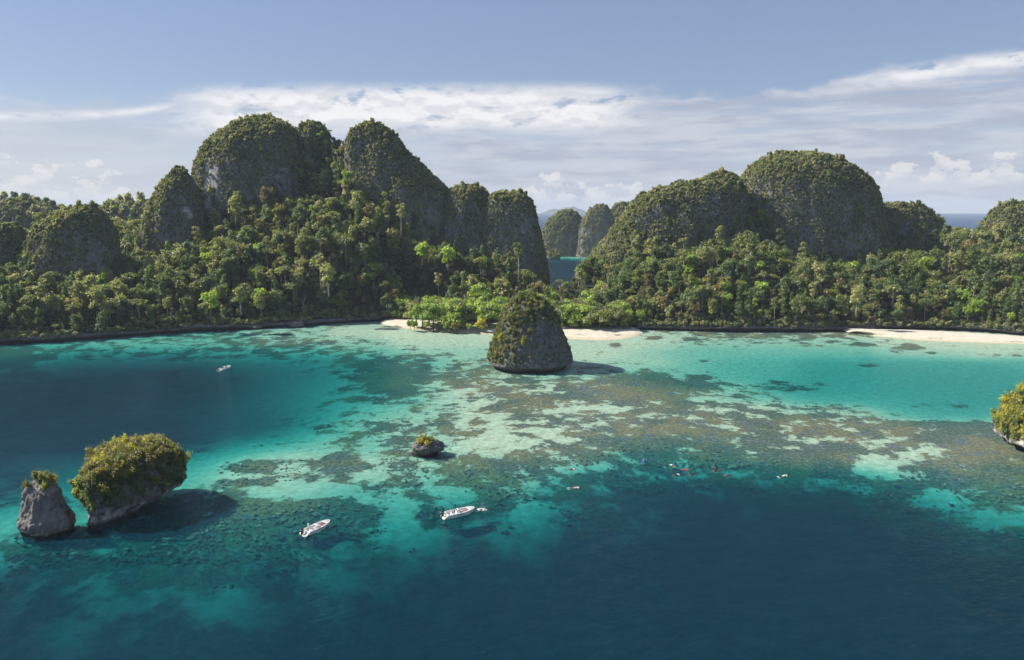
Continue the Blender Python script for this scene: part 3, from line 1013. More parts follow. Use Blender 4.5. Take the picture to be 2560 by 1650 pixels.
karst("karst_hill", 425, [(478, 2358, 2388), (483, 2336, 2410), (496, 2320, 2430), (519, 2302, 2455), (549, 2282, 2480), (620, 2258, 2500)],
      0.7, 22, 1.6, "karst hill at the eastern picture edge with open sea beside it")
# hills beyond the gap and behind the western shore
karst("karst_hill", 842, [(494, 1320, 1328), (498, 1306, 1340), (508, 1288, 1352), (526, 1273, 1363), (550, 1263, 1370), (598, 1255, 1376)],
      0.7, 23, 1.6, "far green hill beyond the gap", shrub=1.6, dens=1.3)
karst("karst_hill", 825, [(480, 1397, 1405), (484, 1386, 1415), (492, 1375, 1423), (510, 1363, 1431), (535, 1351, 1440), (570, 1345, 1444), (600, 1341, 1448)],
      0.8, 24, 1.4, "far grey karst tower beyond the gap", shrub=1.3, dens=0.7)
karst("karst_hill", 875, [(476, 1448, 1462), (481, 1434, 1472), (494, 1424, 1484), (510, 1400, 1494), (598, 1390, 1510)],
      0.7, 25, 1.5, "far rounded hill half hidden behind the eastern ridge", shrub=1.6, dens=1.3)
karst("karst_hill", 640, [(470, 10, 30), (474, -40, 70), (482, -100, 104), (495, -150, 132), (512, -200, 165), (560, -260, 215), (600, -280, 240)],
      0.6, 26, 3.5, "distant forested hill at the western picture edge", shrub=2.6, dens=0.75)
karst("karst_hill", 620, [(478, 305, 335), (483, 262, 370), (490, 240, 400), (510, 215, 430), (545, 190, 460), (600, 170, 480)],
      0.6, 27, 3.5, "distant forested ridge behind the pointed karst peak", shrub=2.6, dens=0.75)

# ------------------------------------------------------------------ plants: prototypes
ICO_V, ICO_F = None, None


def _ico():
    global ICO_V, ICO_F
    bm = bmesh.new()
    bmesh.ops.create_icosphere(bm, subdivisions=1, radius=1.0)
    ICO_V = np.array([v.co[:] for v in bm.verts])
    bm.verts.ensure_lookup_table()
    ICO_F = np.array([[v.index for v in f.verts] for f in bm.faces])
    bm.free()


_ico()


def leaves(rng, lobes, n, size, core=0.70, low=-0.45, flat=0.0, spread=0.30):
    """leaf-spray quads spread through the shells of several lobes, each lobe with a small dark heart"""
    mb_ = MB()
    vol = np.array([l[3] * l[4] for l in lobes])
    cnt = np.maximum((n * vol / vol.sum()).astype(int), 6)
    V = []
    for (x, y, z, a, b, c), k in zip(lobes, cnt):
        d = rng.normal(size=(k * 3, 3))
        d /= np.linalg.norm(d, axis=1, keepdims=True)
        d = d[d[:, 2] > low][:k]
        k = len(d)
        r = 1.0 + spread * 0.6 - spread * rng.random(k) ** 0.7 * 1.6
        p = np.array([x, y, z]) + d * np.array([a, b, c]) * r[:, None]
        nrm = d + rng.normal(size=(k, 3)) * 0.55 + np.array([0, 0, 0.35 + flat])
        nrm /= np.linalg.norm(nrm, axis=1, keepdims=True)
        t1 = np.cross(nrm, rng.normal(size=(k, 3)))
        t1 /= np.linalg.norm(t1, axis=1, keepdims=True)
        t2 = np.cross(nrm, t1)
        s_ = size * (0.55 + 0.9 * rng.random(k))[:, None]
        asp = (0.55 + 0.4 * rng.random(k))[:, None]
        dr = np.array([0, 0, -0.25]) * s_
        V.append(np.stack([p + t1 * s_, p + t2 * s_ * asp, p - t1 * s_ + dr, p - t2 * s_ * asp], 1).reshape(-1, 3))
        if core:
            j = 1 + 0.22 * rng.normal(size=(len(ICO_V), 1))
            mb_.add(np.array([x, y, z - 0.1 * c]) + ICO_V * np.array([a, b, c]) * core * j, None, ICO_F)
    V = np.concatenate(V)
    mb_.add(V, np.arange(len(V)).reshape(-1, 4))
    return mb_


def crown_lobes(rng, R0, H0, zc, n, flat=0.6, spreadz=0.45):
    out = [(0, 0, zc, R0 * 0.62, R0 * 0.62, H0 * 0.5)]
    for i in range(n):
        a = i / n * 2 * math.pi + rng.random() * 0.9
        rr = R0 * (0.40 + 0.28 * rng.random())
        s_ = R0 * (0.30 + 0.22 * rng.random())
        out.append((rr * math.cos(a), rr * math.sin(a), zc + (rng.random() - 0.5) * H0 * spreadz * 2, s_, s_, s_ * (flat + 0.3 * rng.random())))
    return out


def trunk_mb(rng, h, r, lobes, limbs=3):
    mb_ = MB()
    bend = rng.normal(size=2) * h * 0.05
    zs = np.linspace(-1.2 if h > 1.2 else -0.1, h, 5)
    k = np.clip(zs / h, 0, 1)
    mb_.tube(np.stack([bend[0] * k ** 2, bend[1] * k ** 2, zs], -1), r * (1.15 - 0.75 * k), 6)
    for i in range(min(limbs, len(lobes) - 1)):
        l = lobes[1 + i]
        z0 = h * (0.5 + 0.12 * i)
        p0 = np.array([bend[0] * (z0 / h) ** 2, bend[1] * (z0 / h) ** 2, z0])
        p1 = np.array(l[:3])
        mid = (p0 + p1) / 2 + np.array([0, 0, -0.1 * h * 0.3])
        mb_.tube([p0, mid, p1], [r * 0.55, r * 0.4, r * 0.18], 5)
    return mb_


PROTO = {}      # name -> (crown mesh, trunk mesh or None)


def reg(name, crown, cmat, trunk=None, tmat="bark"):
    c = crown.mesh(name + "_crown", [M[cmat]])
    t = trunk.mesh(name + "_trunk", [M[tmat]], smooth=True) if trunk else None
    PROTO[name] = (c, t)


rng = np.random.default_rng(5)
for k, mat in enumerate(["leaf_olive", "leaf_dark", "leaf_olive", "leaf_dark", "leaf_brown", "leaf_pale", "leaf_bright"]):
    R0 = [2.6, 2.9, 2.2, 2.6, 2.5, 2.4, 2.7][k]
    H = [7.5, 8.0, 9.0, 7.0, 6.8, 9.5, 7.5][k]
    lob = crown_lobes(rng, R0, [5.2, 5.4, 6.4, 4.8, 4.6, 5.4, 5.0][k], H - [3.0, 3.2, 3.8, 2.8, 2.7, 3.2, 3.0][k], 11, 0.85, 0.46)
    reg("jungle%d" % k, leaves(rng, lob, 760, 0.34, core=0.40, spread=0.52), mat, trunk_mb(rng, H - 2.2, 0.17, lob), "bark_pale" if mat == "leaf_pale" else "bark")
# a narrow upright tree and a flat-topped one
lob = [(0.25 * math.cos(i * 2.1), 0.25 * math.sin(i * 2.1), 2.2 + i * 0.85, 1.15 - 0.05 * i, 1.15 - 0.05 * i, 0.8) for i in range(9)]
lob += [(1.0 * math.cos(i * 2.4), 1.0 * math.sin(i * 2.4), 3.0 + i * 0.75, 0.55, 0.55, 0.5) for i in range(7)]
reg("upright", leaves(rng, lob, 640, 0.30, core=0.4, spread=0.55), "leaf_dark", trunk_mb(rng, 8.0, 0.15, lob, 2))
lob = [(2.3 * math.sqrt((i + 0.4) / 9) * math.cos(i * 2.4), 2.3 * math.sqrt((i + 0.4) / 9) * math.sin(i * 2.4), 7.2 - 0.12 * i + 0.5 * rng.random(), 1.0 + 0.4 * rng.random(), 1.0 + 0.4 * rng.random(), 0.55) for i in range(9)]
reg("flat_top", leaves(rng, lob, 620, 0.32, core=0.45, spread=0.5, flat=0.5), "leaf_olive", trunk_mb(rng, 6.6, 0.15, lob, 7), "bark_pale")
# slim emergent trees with crowns in separate tufts
for k, mat in enumerate(["leaf_pale", "leaf_olive"]):
    lob = []
    for i in range(8):
        z = 8.0 + i * 0.75
        a = i * 2.4
        lob.append((math.cos(a) * 1.15, math.sin(a) * 1.15, z, 1.0, 1.0, 0.75))
    reg("emergent%d" % k, leaves(rng, lob, 420, 0.36, core=0.55), mat, trunk_mb(rng, 12.5, 0.20, lob, 6), "bark_pale")
# wide spreading beach trees with layered crowns
for k in range(3):
    lob = []
    for i in range(13):
        a = i * 2.4
        rr = 0.9 + 3.9 * math.sqrt((i + 0.3) / 13)
        lob.append((rr * math.cos(a), rr * math.sin(a), 6.6 - 0.16 * rr * rr + 2.4 * (rng.random() - 0.55), 1.7 + 0.6 * rng.random(), 1.7 + 0.6 * rng.random(), 1.0 + 0.45 * rng.random()))
    reg("beach%d" % k, leaves(rng, lob, 1300, 0.38, core=0.62, flat=0.5), "leaf_bright" if k != 2 else "leaf_olive", trunk_mb(rng, 6.5, 0.32, lob, 8), "bark")
# low bright beach bushes
lob = crown_lobes(rng, 2.0, 2.6, 1.6, 6, 0.85, 0.35)
reg("bush0", leaves(rng, lob, 420, 0.32, core=0.75), "leaf_bright", trunk_mb(rng, 1.5, 0.10, lob, 3))
lob = crown_lobes(rng, 2.0, 2.6, 1.6, 6, 0.85, 0.35)
reg("bush1", leaves(rng, lob, 420, 0.32, core=0.75), "leaf_yellow", trunk_mb(rng, 1.5, 0.10, lob, 3))


def palm(rng, h, n=13):
    t = MB()
    k = np.linspace(0, 1, 6)
    lean = rng.normal(size=2) * 0.8
    pts = np.stack([lean[0] * k ** 2, lean[1] * k ** 2, -1.0 + (h + 1.0) * k], -1)
    t.tube(pts, 0.17 - 0.08 * k, 6)
    c = MB()
    top = pts[-1]
    for i in range(n):
        a = i * 2.4 + rng.random() * 0.4
        up = 0.85 - 1.0 * i / n
        L = 2.1 + 0.5 * rng.random()
        s_ = np.linspace(0, 1, 5)
        d = np.array([math.cos(a), math.sin(a), 0])
        side = np.array([-math.sin(a), math.cos(a), 0])
        line = top + d * (L * s_)[:, None] + np.array([0, 0, 1]) * (up * L * s_ - 1.25 * L * 0.5 * s_ ** 2)[:, None]
        wd = 0.34 * np.sin(np.pi * (0.12 + 0.85 * s_))[:, None]
        dz = np.array([0, 0, -0.18]) * wd / 0.34
        v = np.concatenate([line - side * wd + dz, line, line + side * wd + dz])
        q = [[j, j + 1, j + 6, j + 5] for j in range(4)] + [[j + 5, j + 6, j + 11, j + 10] for j in range(4)]
        c.add(v, q)
    return c, t


for k in range(2):
    c, t = palm(rng, 8.5 + k * 2.5)
    reg("palm%d" % k, c, "leaf_bright" if k == 0 else "leaf_olive", t, "bark_pale")


def dead_tree(rng):
    t = MB()
    t.tube([[0, 0, -1], [0.1, 0, 3], [0.3, 0.1, 6.5]], [0.16, 0.12, 0.05], 5)
    for i in range(9):
        a = rng.random() * 6.28
        z = 2.2 + i * 0.45
        L = 1.2 + rng.random() * 1.1
        t.tube([[0.1, 0, z], [0.1 + 0.5 * L * math.cos(a), 0.5 * L * math.sin(a), z + 0.4 * L], [0.1 + L * math.cos(a), L * math.sin(a), z + 1.0 * L]], [0.07, 0.05, 0.02], 4)
    return t


DEAD = dead_tree(rng).mesh("dead_trunk", [M["bark_pale"]], smooth=True)
# scrub for the karst domes
for k, mat in enumerate(["leaf_scrub", "leaf_olive", "leaf_scrub", "leaf_scrub", "leaf_dark"]):
    lob = crown_lobes(rng, 0.85, 1.0, 0.75, 4, 0.9, 0.35)
    reg("scrub%d" % k, leaves(rng, lob, 120, 0.26, core=0.0, low=-0.3, flat=0.5, spread=0.55), mat)
# finer shrubs for the islets close by
for k, mat in enumerate(["leaf_brown", "leaf_yellow", "leaf_olive", "leaf_dark", "leaf_yellow"]):
    lob = crown_lobes(rng, 0.85, 1.3, 0.85, 9, 1.3, 0.55)
    reg("shrub%d" % k, leaves(rng, lob, 380, 0.115, core=0.45, low=-0.5, spread=0.65), mat, trunk_mb(rng, 0.8, 0.045, lob, 4))
# hanging rosettes and drooping tufts for the steep islet walls
for k, mat in enumerate(["leaf_olive", "leaf_dark", "leaf_brown"]):
    lob = crown_lobes(rng, 0.5, 0.5, 0.3, 5, 0.8, 0.35)
    reg("tuft%d" % k, leaves(rng, lob, 110, 0.12, core=0.6, low=-0.8), mat)

# joined prototypes for the mass plantings, kept out of the scene itself
PCOL = {}


def proto_collection(cname, names):
    """collection of joined prototype meshes for scattering"""
    c = bpy.data.collections.new(cname)
    for i, nme in enumerate(names):
        cm, tm = PROTO[nme]
        if tm is None:
            me_ = cm
        else:
            bm = bmesh.new()
            bm.from_mesh(cm)
            n0 = len(bm.faces)
            bm.from_mesh(tm)
            bm.faces.ensure_lookup_table()
            for f in bm.faces[n0:]:
                f.material_index = 1
            me_ = bpy.data.meshes.new(nme + "_joined")
            bm.to_mesh(me_)
            bm.free()
            me_.materials.append(cm.materials[0])
            me_.materials.append(tm.materials[0])
        o = bpy.data.objects.new("%02d_%s" % (i, nme), me_)
        c.objects.link(o)
    return c


def scatter_group(coll):
    ng = bpy.data.node_groups.new("scatter_" + coll.name, 'GeometryNodeTree')
    ng.interface.new_socket(name="Geometry", in_out='INPUT', socket_type='NodeSocketGeometry')
    ng.interface.new_socket(name="Geometry", in_out='OUTPUT', socket_type='NodeSocketGeometry')
    N = ng.nodes
    gi, go = N.new("NodeGroupInput"), N.new("NodeGroupOutput")
    ci = N.new("GeometryNodeCollectionInfo")
    ci.inputs["Collection"].default_value = coll
    ci.inputs["Separate Children"].default_value = True
    ci.inputs["Reset Children"].default_value = True
    ip = N.new("GeometryNodeInstanceOnPoints")
    ip.inputs["Pick Instance"].default_value = True

    def attr(nm, typ):
        a = N.new("GeometryNodeInputNamedAttribute")
        a.data_type = typ
        a.inputs["Name"].default_value = nm
        return a.outputs["Attribute"]
    L = ng.links
    L.new(gi.outputs[0], ip.inputs["Points"])
    L.new(ci.outputs[0], ip.inputs["Instance"])
    L.new(attr("pick", 'INT'), ip.inputs["Instance Index"])
    L.new(attr("rot", 'FLOAT_VECTOR'), ip.inputs["Rotation"])
    L.new(attr("scl", 'FLOAT_VECTOR'), ip.inputs["Scale"])
    L.new(ip.outputs[0], go.inputs[0])
    return ng


def scatter(name, coll_group, P, pick, rot, scl, label, cat, parent=None):
    me_ = bpy.data.meshes.new(name)
    me_.vertices.add(len(P))
    me_.vertices.foreach_set("co", np.asarray(P, np.float32).ravel())
    a = me_.attributes.new("pick", 'INT', 'POINT')
    a.data.foreach_set("value", np.asarray(pick, np.int32))
    a = me_.attributes.new("rot", 'FLOAT_VECTOR', 'POINT')
    a.data.foreach_set("vector", np.asarray(rot, np.float32).ravel())
    a = me_.attributes.new("scl", 'FLOAT_VECTOR', 'POINT')
    a.data.foreach_set("vector", np.asarray(scl, np.float32).ravel())
    o = put(name, me_, parent, label=label if parent is None else None, cat=cat if parent is None else None, kind="stuff")
    md = o.modifiers.new("scatter", 'NODES')
    md.node_group = coll_group
    return o


def surface_points(v, tris, n, rg):
    a, b, c = v[tris[:, 0]], v[tris[:, 1]], v[tris[:, 2]]
    nr = np.cross(b - a, c - a)
    ar = np.linalg.norm(nr, axis=1)
    nr = nr / (ar[:, None] + 1e-12)
    idx = rg.choice(len(tris), n, p=ar / ar.sum())
    r1, r2 = rg.random(n), rg.random(n)
    s1 = np.sqrt(r1)
    P = a[idx] * (1 - s1)[:, None] + b[idx] * (s1 * (1 - r2))[:, None] + c[idx] * (s1 * r2)[:, None]
    return P, nr[idx], ar.sum() / 2, idx


def quads_to_tris(q):
    return np.concatenate([q[:, [0, 1, 2]], q[:, [0, 2, 3]]])


# ------------------------------------------------------------------ coral heads
for k in range(3):
    vv = ICO_V * (1 + 0.28 * np.random.default_rng(k + 3).normal(size=(len(ICO_V), 1))) * np.array([1.0, 0.85, 0.5])
    PROTO["coral%d" % k] = (MB().add(vv, None, ICO_F).mesh("coral%d" % k, [CORAL_M], smooth=False), None)
CORALS = scatter_group(proto_collection("coral_kinds", ["coral0", "coral1", "coral2"]))
cp_, cs_ = CORAL_POINTS
k_ = len(cp_)
scatter("coral_heads", CORALS, cp_, rc.integers(0, 3, k_), np.stack([0 * cs_, 0 * cs_, rc.random(k_) * 6.28], -1), np.stack([cs_, cs_, cs_], -1), "scattered brown coral heads on the reef flat", "coral")
print("CORALS", k_)

# ------------------------------------------------------------------ scrub on the karst hills
SCRUB = scatter_group(proto_collection("scrub_plants", ["scrub%d" % k for k in range(5)]))
rg = np.random.default_rng(77)
SP_, SPICK, SROT, SSCL = [], [], [], []
for (v, q, t, shrub, dens, seed, Yc, sc) in HILLS:
    tris = np.concatenate([quads_to_tris(q), t])
    tri_a = v[tris[:, 1]] - v[tris[:, 0]]
    tri_b = v[tris[:, 2]] - v[tris[:, 0]]
    nn_ = np.cross(tri_a, tri_b)
    area = np.linalg.norm(nn_, axis=1).sum() / 2
    n = int(area * 3.8 * dens / shrub ** 2)
    P, nr, _, idx = surface_points(v, tris, n, rg)
    vis = (P[:, 1] < Yc + 0.25 * (v[:, 1].max() - Yc)) | (nr[:, 2] > 0.25)       # the far flanks are never near the view
    up = np.clip(nr[:, 2], -1, 1)
    clump = fbm(P * np.array([1, 1, 0.7]), 0.10 / math.sqrt(shrub), 3, seed + 60)
    prob = np.clip(0.72 + 0.95 * up + 0.8 * clump, 0.22, 1.0)
    prob *= 1 - 0.9 * np.clip(sc[tris[idx, 0]] * 1.5, 0, 1)
    keep = vis & (rg.random(n) < prob) & (P[:, 2] > 0.5)
    P, nr, up = P[keep], nr[keep], up[keep]
    n = len(P)
    s_ = shrub * (0.30 + 0.66 * rg.random(n) ** 2.4) * (0.72 + 0.65 * np.clip(up, 0, 1))
    SP_.append(P - np.array([0, 0, 0.25]) * s_[:, None])
    pk = rg.integers(0, 5, n)
    SPICK.append(pk)
    # lean out of the cliff
    lean = 0.75 * (1 - np.clip(up, 0, 1))
    yaw = rg.random(n) * 6.28
    ax = np.stack([-nr[:, 1], nr[:, 0]], -1)
    SROT.append(np.stack([ax[:, 0] * lean, ax[:, 1] * lean, yaw], -1))
    tall = np.where((up > 0.35) & (rg.random(n) < 0.10), 1.7, 1.0)
    SSCL.append(np.stack([s_ * tall ** 0.4, s_ * tall ** 0.4, s_ * tall * (0.8 + 0.7 * rg.random(n))], -1))
scatter("hill_shrubbery", SCRUB, np.concatenate(SP_), np.concatenate(SPICK), np.concatenate(SROT), np.concatenate(SSCL),
        "dense low scrub covering the karst hills", "shrubbery")
N_SCRUB = sum(len(a) for a in SP_)

# ------------------------------------------------------------------ jungle on the hillside
FOREST_NAMES = ["jungle%d" % k for k in range(7)] + ["emergent0", "emergent1", "palm1", "upright", "flat_top"]
FOREST = scatter_group(proto_collection("forest_plants", FOREST_NAMES))
rg = np.random.default_rng(11)
n = 46000
FX = rg.uniform(-300, 300, n)
sh = shore_y(FX)
FY = sh + 1.6 + (470 - sh) * rg.random(n) ** 0.95
FZ = land_z(FX, FY)
# leave out what stands inside a hill or under water
ok = FZ > 1.0
for (v, q, t, shrub, dens, seed, Yc, sc) in HILLS[:12]:
    xs, ys = v[:, 0], v[:, 1]
    for zlev in (5, 15, 25, 35, 45, 60):
        band = (np.abs(v[:, 2] - zlev) < 8)
        if band.sum() < 8:
            continue
        cx_, cy_ = xs[band].mean(), ys[band].mean()
        ax_, ay_ = np.ptp(xs[band]) / 2, np.ptp(ys[band]) / 2
        ins = (((FX - cx_) / (ax_ * 0.97)) ** 2 + ((FY - cy_) / (ay_ * 0.97)) ** 2 < 1) & (np.abs(FZ - zlev) < 8)
        ok &= ~ins
flat_zone = (FX > BEACH_A + 8) & (FX < BEACH_B - 6) & (FY < 372)
ok &= ~(flat_zone & (rg.random(n) < 0.80))
ok &= ~((FX > BEACH_A - 2) & (FX < BEACH_B + 2) & (FY < sh + 1.0))
FX, FY, FZ, sh = FX[ok], FY[ok], FZ[ok], sh[ok]
# thin to a minimum spacing
order = np.argsort(FY)
FX, FY, FZ, sh = FX[order], FY[order], FZ[order], sh[order]
cell = {}
keep = np.zeros(len(FX), bool)
mind = 1.75 + 0.9 * rg.random(len(FX))
for i in range(len(FX)):
    gx, gy = int(FX[i] // 3), int(FY[i] // 3)
    good = True
    for a in (-1, 0, 1):
        for b in (-1, 0, 1):
            for j in cell.get((gx + a, gy + b), ()):
                if (FX[i] - FX[j]) ** 2 + (FY[i] - FY[j]) ** 2 < mind[i] ** 2:
                    good = False
                    break
            if not good:
                break
        if not good:
            break
    if good:
        keep[i] = True
        cell.setdefault((gx, gy), []).append(i)
FX, FY, FZ, sh = FX[keep], FY[keep], FZ[keep], sh[keep]
n = len(FX)
P3 = xyz(FX, FY)
zone = fbm(P3, 0.018, 3, 301)
mixn = fbm(P3, 0.07, 2, 305)
r = rg.random(n)
pick = np.where(r < 0.30, 0, np.where(r < 0.55, 1, np.where(r < 0.72, 2, np.where(r < 0.90, 3, 4))))
west = FX < BEACH_A
brown_p = np.where(FX > 60, 0.14, 0.06) * (1 + 1.5 * mixn)
pick = np.where(rg.random(n) < brown_p, 4, pick)
pale_p = np.where(west, 0.14, 0.09) * np.clip(1 + 2.0 * zone, 0.2, 3)
pick = np.where(rg.random(n) < pale_p, 5, pick)
bright_p = np.where(west, 0.04, 0.10) * np.clip(1 + 1.8 * mixn, 0.1, 3)
pick = np.where(rg.random(n) < bright_p, 6, pick)
pick = np.where(rg.random(n) < 0.17, 10, pick)
pick = np.where(rg.random(n) < 0.08, 11, pick)
pick = np.where(rg.random(n) < 0.010, 7, pick)
pick = np.where(rg.random(n) < 0.012, 8, pick)
pick = np.where(rg.random(n) < 0.015, 9, pick)
scl = 0.42 + 0.95 * rg.random(n) ** 2.1
scl *= np.clip(0.50 + (FY - sh) / 14.0, 0.50, 1.0)
qs, _ = pix(FX, FY, FZ)
scl *= np.where((qs > 1255) & (qs < 1410) & (FY > 343), np.where(qs > 1345, 0.8, 0.6), 1.0)
high = np.clip((FZ - 45) / 25, 0, 1)
scl *= 1 - 0.35 * high
FP = np.stack([FX, FY, FZ - 0.3], -1)
# trees climbing the lower flanks of the hills
CLP, CLS = [], []
for (v, q, t, shrub, dens, seed, Yc, sc) in HILLS[:12]:
    P, nr, area, _ = surface_points(v, quads_to_tris(q), 4000, rg)
    gz = land_z(P[:, 0], P[:, 1])
    hgt = P[:, 2] - gz
    k = (P[:, 1] < Yc + 2) & (hgt > -1.0) & (hgt < 30) & (nr[:, 2] > -0.05)
    k &= rg.random(len(P)) < np.clip(0.75 - hgt / 26.0 + 0.9 * fbm(P, 0.06, 2, seed + 90), 0.0, 1.0) * 0.36 * (area / 9000.0)
    P = P[k]
    CLP.append(P - np.array([0, 0, 0.8]))
    CLS.append((0.36 + 0.45 * rg.random(len(P)) ** 1.5) * np.clip(1.1 - hgt[k] / 40, 0.5, 1.1))
CLP, CLS = np.concatenate(CLP), np.concatenate(CLS)
nk = len(CLP)
# how large each shows
show = scl * np.where((pick >= 7) & (pick <= 9), 1.25, 1.0) / np.hypot(FX, FY)
qx, qy = pix(FX, FY, FZ + 4)
front = (qx > -20) & (qx < 2410)
rank = np.argsort(-(show * front))
solo = np.zeros(n, bool)
solo[rank[:290]] = True
rest = ~solo
yaw = rg.random(n) * 6.28
tilt = rg.normal(size=(n, 2)) * 0.06
ROT = np.stack([tilt[:, 0], tilt[:, 1], yaw], -1)
SCL = np.stack([scl, scl, scl * (0.85 + 0.35 * rg.random(n))], -1)
scatter("jungle_forest", FOREST, np.concatenate([FP[rest], CLP]), np.concatenate([pick[rest], rg.choice([0, 1, 1, 2, 3, 3, 5, 6], nk)]),
        np.concatenate([ROT[rest], np.stack([0 * CLS, 0 * CLS, rg.random(nk) * 6.28], -1)]), np.concatenate([SCL[rest], np.stack([CLS, CLS, CLS * 1.1], -1)]), "dense jungle covering the slopes below the karst hills", "forest")

xs_ = rg.uniform(-290, 290, 2600)
xs_ = xs_[(xs_ < BEACH_A - 1) | (xs_ > BEACH_B + 1)]
dd = rg.uniform(-0.3, 4.0, len(xs_)) - np.where(xs_ > BEACH_C + 8, 2.2 * rg.random(len(xs_)), 0.0)
ys_ = shore_y(xs_) + dd
zz_ = np.maximum(land_z(xs_, ys_), 2.0) - 0.3
k_ = len(xs_)
ss_ = 0.7 + 0.9 * rg.random(k_)
scatter("shore_shrubbery", SCRUB, np.stack([xs_, ys_, zz_], -1), rg.integers(0, 5, k_), np.stack([0.35 + 0 * xs_, 0 * xs_, rg.random(k_) * 6.28], -1), np.stack([ss_, ss_, ss_], -1),
        "low scrub hanging over the rock ledge of the shore", "shrubbery")

TREE_LOOK = ["olive green jungle tree", "dark green jungle tree", "tall olive jungle tree", "low dark green jungle tree", "brownish jungle tree", "pale grey-green jungle tree",
             "bright green jungle tree", "slim pale tree with a bare trunk", "slim olive tree with a bare trunk", "slender palm", "narrow upright tree", "flat-topped open tree"]
PLACES = [(0, "at the western picture edge"), (75, "below the dark dome near the western shore"), (285, "west of the pointed peak"), (400, "below the pointed peak"),
          (500, "below the pale scar of the tallest hill"), (610, "below the tallest hill's summit"), (720, "below the gully beside the tallest hill"), (820, "just west of the white beach"),
          (900, "behind the western end of the white beach"), (1060, "behind the white beach"), (1160, "behind the cone-shaped islet"), (1320, "behind the eastern end of the white beach"), (1480, "just east of the white beach"), (1600, "below the scrubby ridge east of the gap"),
          (1740, "below the west flank of the great dome"), (1860, "below the summit of the great dome"), (2000, "behind the eastern beach's tip"), (2120, "behind the small eastern beach"),
          (2260, "behind the eastern beach's far end"), (2390, "beyond the eastern picture edge")]


def tree_thing(name, proto, loc, yaw_, s_, sz, label, cat, group, tiltxy=(0, 0), part="crown"):
    root = bpy.data.objects.new(name, None)
    COL.objects.link(root)
    root.empty_display_size = 0.5
    root.location = loc
    root.rotation_euler = (tiltxy[0], tiltxy[1], yaw_)
    root.scale = (s_, s_, sz)
    root["label"] = label
    root["category"] = cat
    if group:
        root["group"] = group
    cm, tm = PROTO[proto]
    put(part, cm, root)
    if tm is not None:
        put("trunk", tm, root)
    return root


for i in np.where(solo)[0]:
    place = [p for x, p in PLACES if qx[i] >= x][-1] if qx[i] >= 0 else PLACES[0][1]
    d = FY[i] - sh[i]
    row = "by the water" if d < 6 else ("above the water" if d < 14 else "upslope")
    k = int(pick[i])
    lab = "%s %s %s" % (TREE_LOOK[k], row, place)
    if len(lab.split()) > 16:
        lab = "%s %s" % (TREE_LOOK[k], place)
    tree_thing("palm_tree" if k == 9 else "jungle_tree", FOREST_NAMES[k], FP[i], float(yaw[i]), float(SCL[i, 0]), float(SCL[i, 2]), lab,
               "palm" if k == 9 else "tree", lab.replace("tree", "trees").replace("palm", "palms") if k != 9 else "palms among the jungle", (float(tilt[i, 0]), float(tilt[i, 1])))
N_FOREST = int(rest.sum())
print("SCRUB", N_SCRUB, "FOREST", N_FOREST, "SOLO", int(solo.sum()))


def on_land(x, y, Y):
    """stand a plant so that its middle shows at (x, y) when it grows at distance Y"""
    X, Z = atY(x, y, Y)
    return float(X), float(Y), float(land_z(np.array([X]), np.array([float(Y)]))[0])


# bright spreading trees of the beach and the gap
rb = random.Random(4)
BT = [(985, 700, 326, 0), (1030, 690, 329, 0), (1000, 660, 336, 1), (1075, 665, 338, 0), (1120, 640, 346, 1), (1165, 630, 352, 0), (1110, 690, 330, 0), (1160, 680, 336, 1), (1075, 705, 325, 2), (1210, 655, 346, 0),
      (1225, 690, 334, 2), (1270, 690, 336, 1), (1255, 672, 350, 0), (1310, 695, 334, 2), (1312, 685, 342, 0), (1350, 690, 338, 2), (1345, 695, 330, 0), (1385, 690, 330, 2), (1375, 668, 350, 1), (1405, 665, 350, 2),
      (1300, 715, 327, 2), (1180, 715, 326, 0), (1420, 700, 325, 2), (1040, 640, 345, 2), (1150, 655, 345, 0), (970, 670, 331, 2), (1235, 650, 352, 1), (1352, 680, 346, 2), (1445, 680, 330, 0), (1280, 700, 332, 0), (1010, 715, 322, 0), (1055, 720, 321, 1), (1140, 712, 325, 0), (1095, 655, 341, 0), (1185, 650, 345, 0), (1140, 615, 356, 1), (1030, 665, 336, 0), (1330, 715, 325, 0), (1400, 720, 321, 2), (1365, 715, 325, 0), (1440, 715, 322, 2)]
BT_LOOK = ["bright green spreading tree with layered crown", "bright green broad tree", "olive green broad-crowned tree"]
for j, (x, y, Y, k) in enumerate(BT):
    Y -= 4.0
    X, Yq, Zg_ = on_land(x, y, Y)
    _, Zt = atY(x, y, Y)
    s_ = 0.88 + 0.28 * rb.random()
    sz = min(max((Zt - Zg_) / 6.2, 0.55), 1.35)
    place = ("behind the beach's western end" if x < 1060 else "between beach and gap cliff" if x < 1170 else "right behind the cone-shaped islet" if x < 1290 else "at the foot of the gap" if x < 1380 else "at the beach's eastern end")
    row = "front row" if Y < 333 else ("middle row" if Y < 347 else "back row")
    lab = "%s %s, %s" % (BT_LOOK[k], place, row)
    tree_thing("spreading_tree", "beach%d" % k, (X, Yq, Zg_ - 0.3), rb.random() * 6.28, s_, sz, lab, "tree", lab.replace("tree", "trees"))
BUSH = [(1030, 738, 314.0, 0, 1.0), (1052, 742, 313.0, 1, 0.9), (1070, 737, 315.0, 0, 1.2), (1131, 738, 314.5, 1, 1.25), (1122, 742, 314, 0, 0.8), (975, 737, 318, 0, 0.9), (1000, 741, 316, 0, 0.8), (1340, 744, 314, 0, 1.0), (1375, 740, 315, 0, 1.1),
        (1420, 738, 316, 0, 1.2), (1460, 742, 313, 0, 1.0), (1095, 744, 313.5, 0, 0.7), (945, 741, 319, 0, 0.8), (1310, 745, 314, 0, 0.8)]
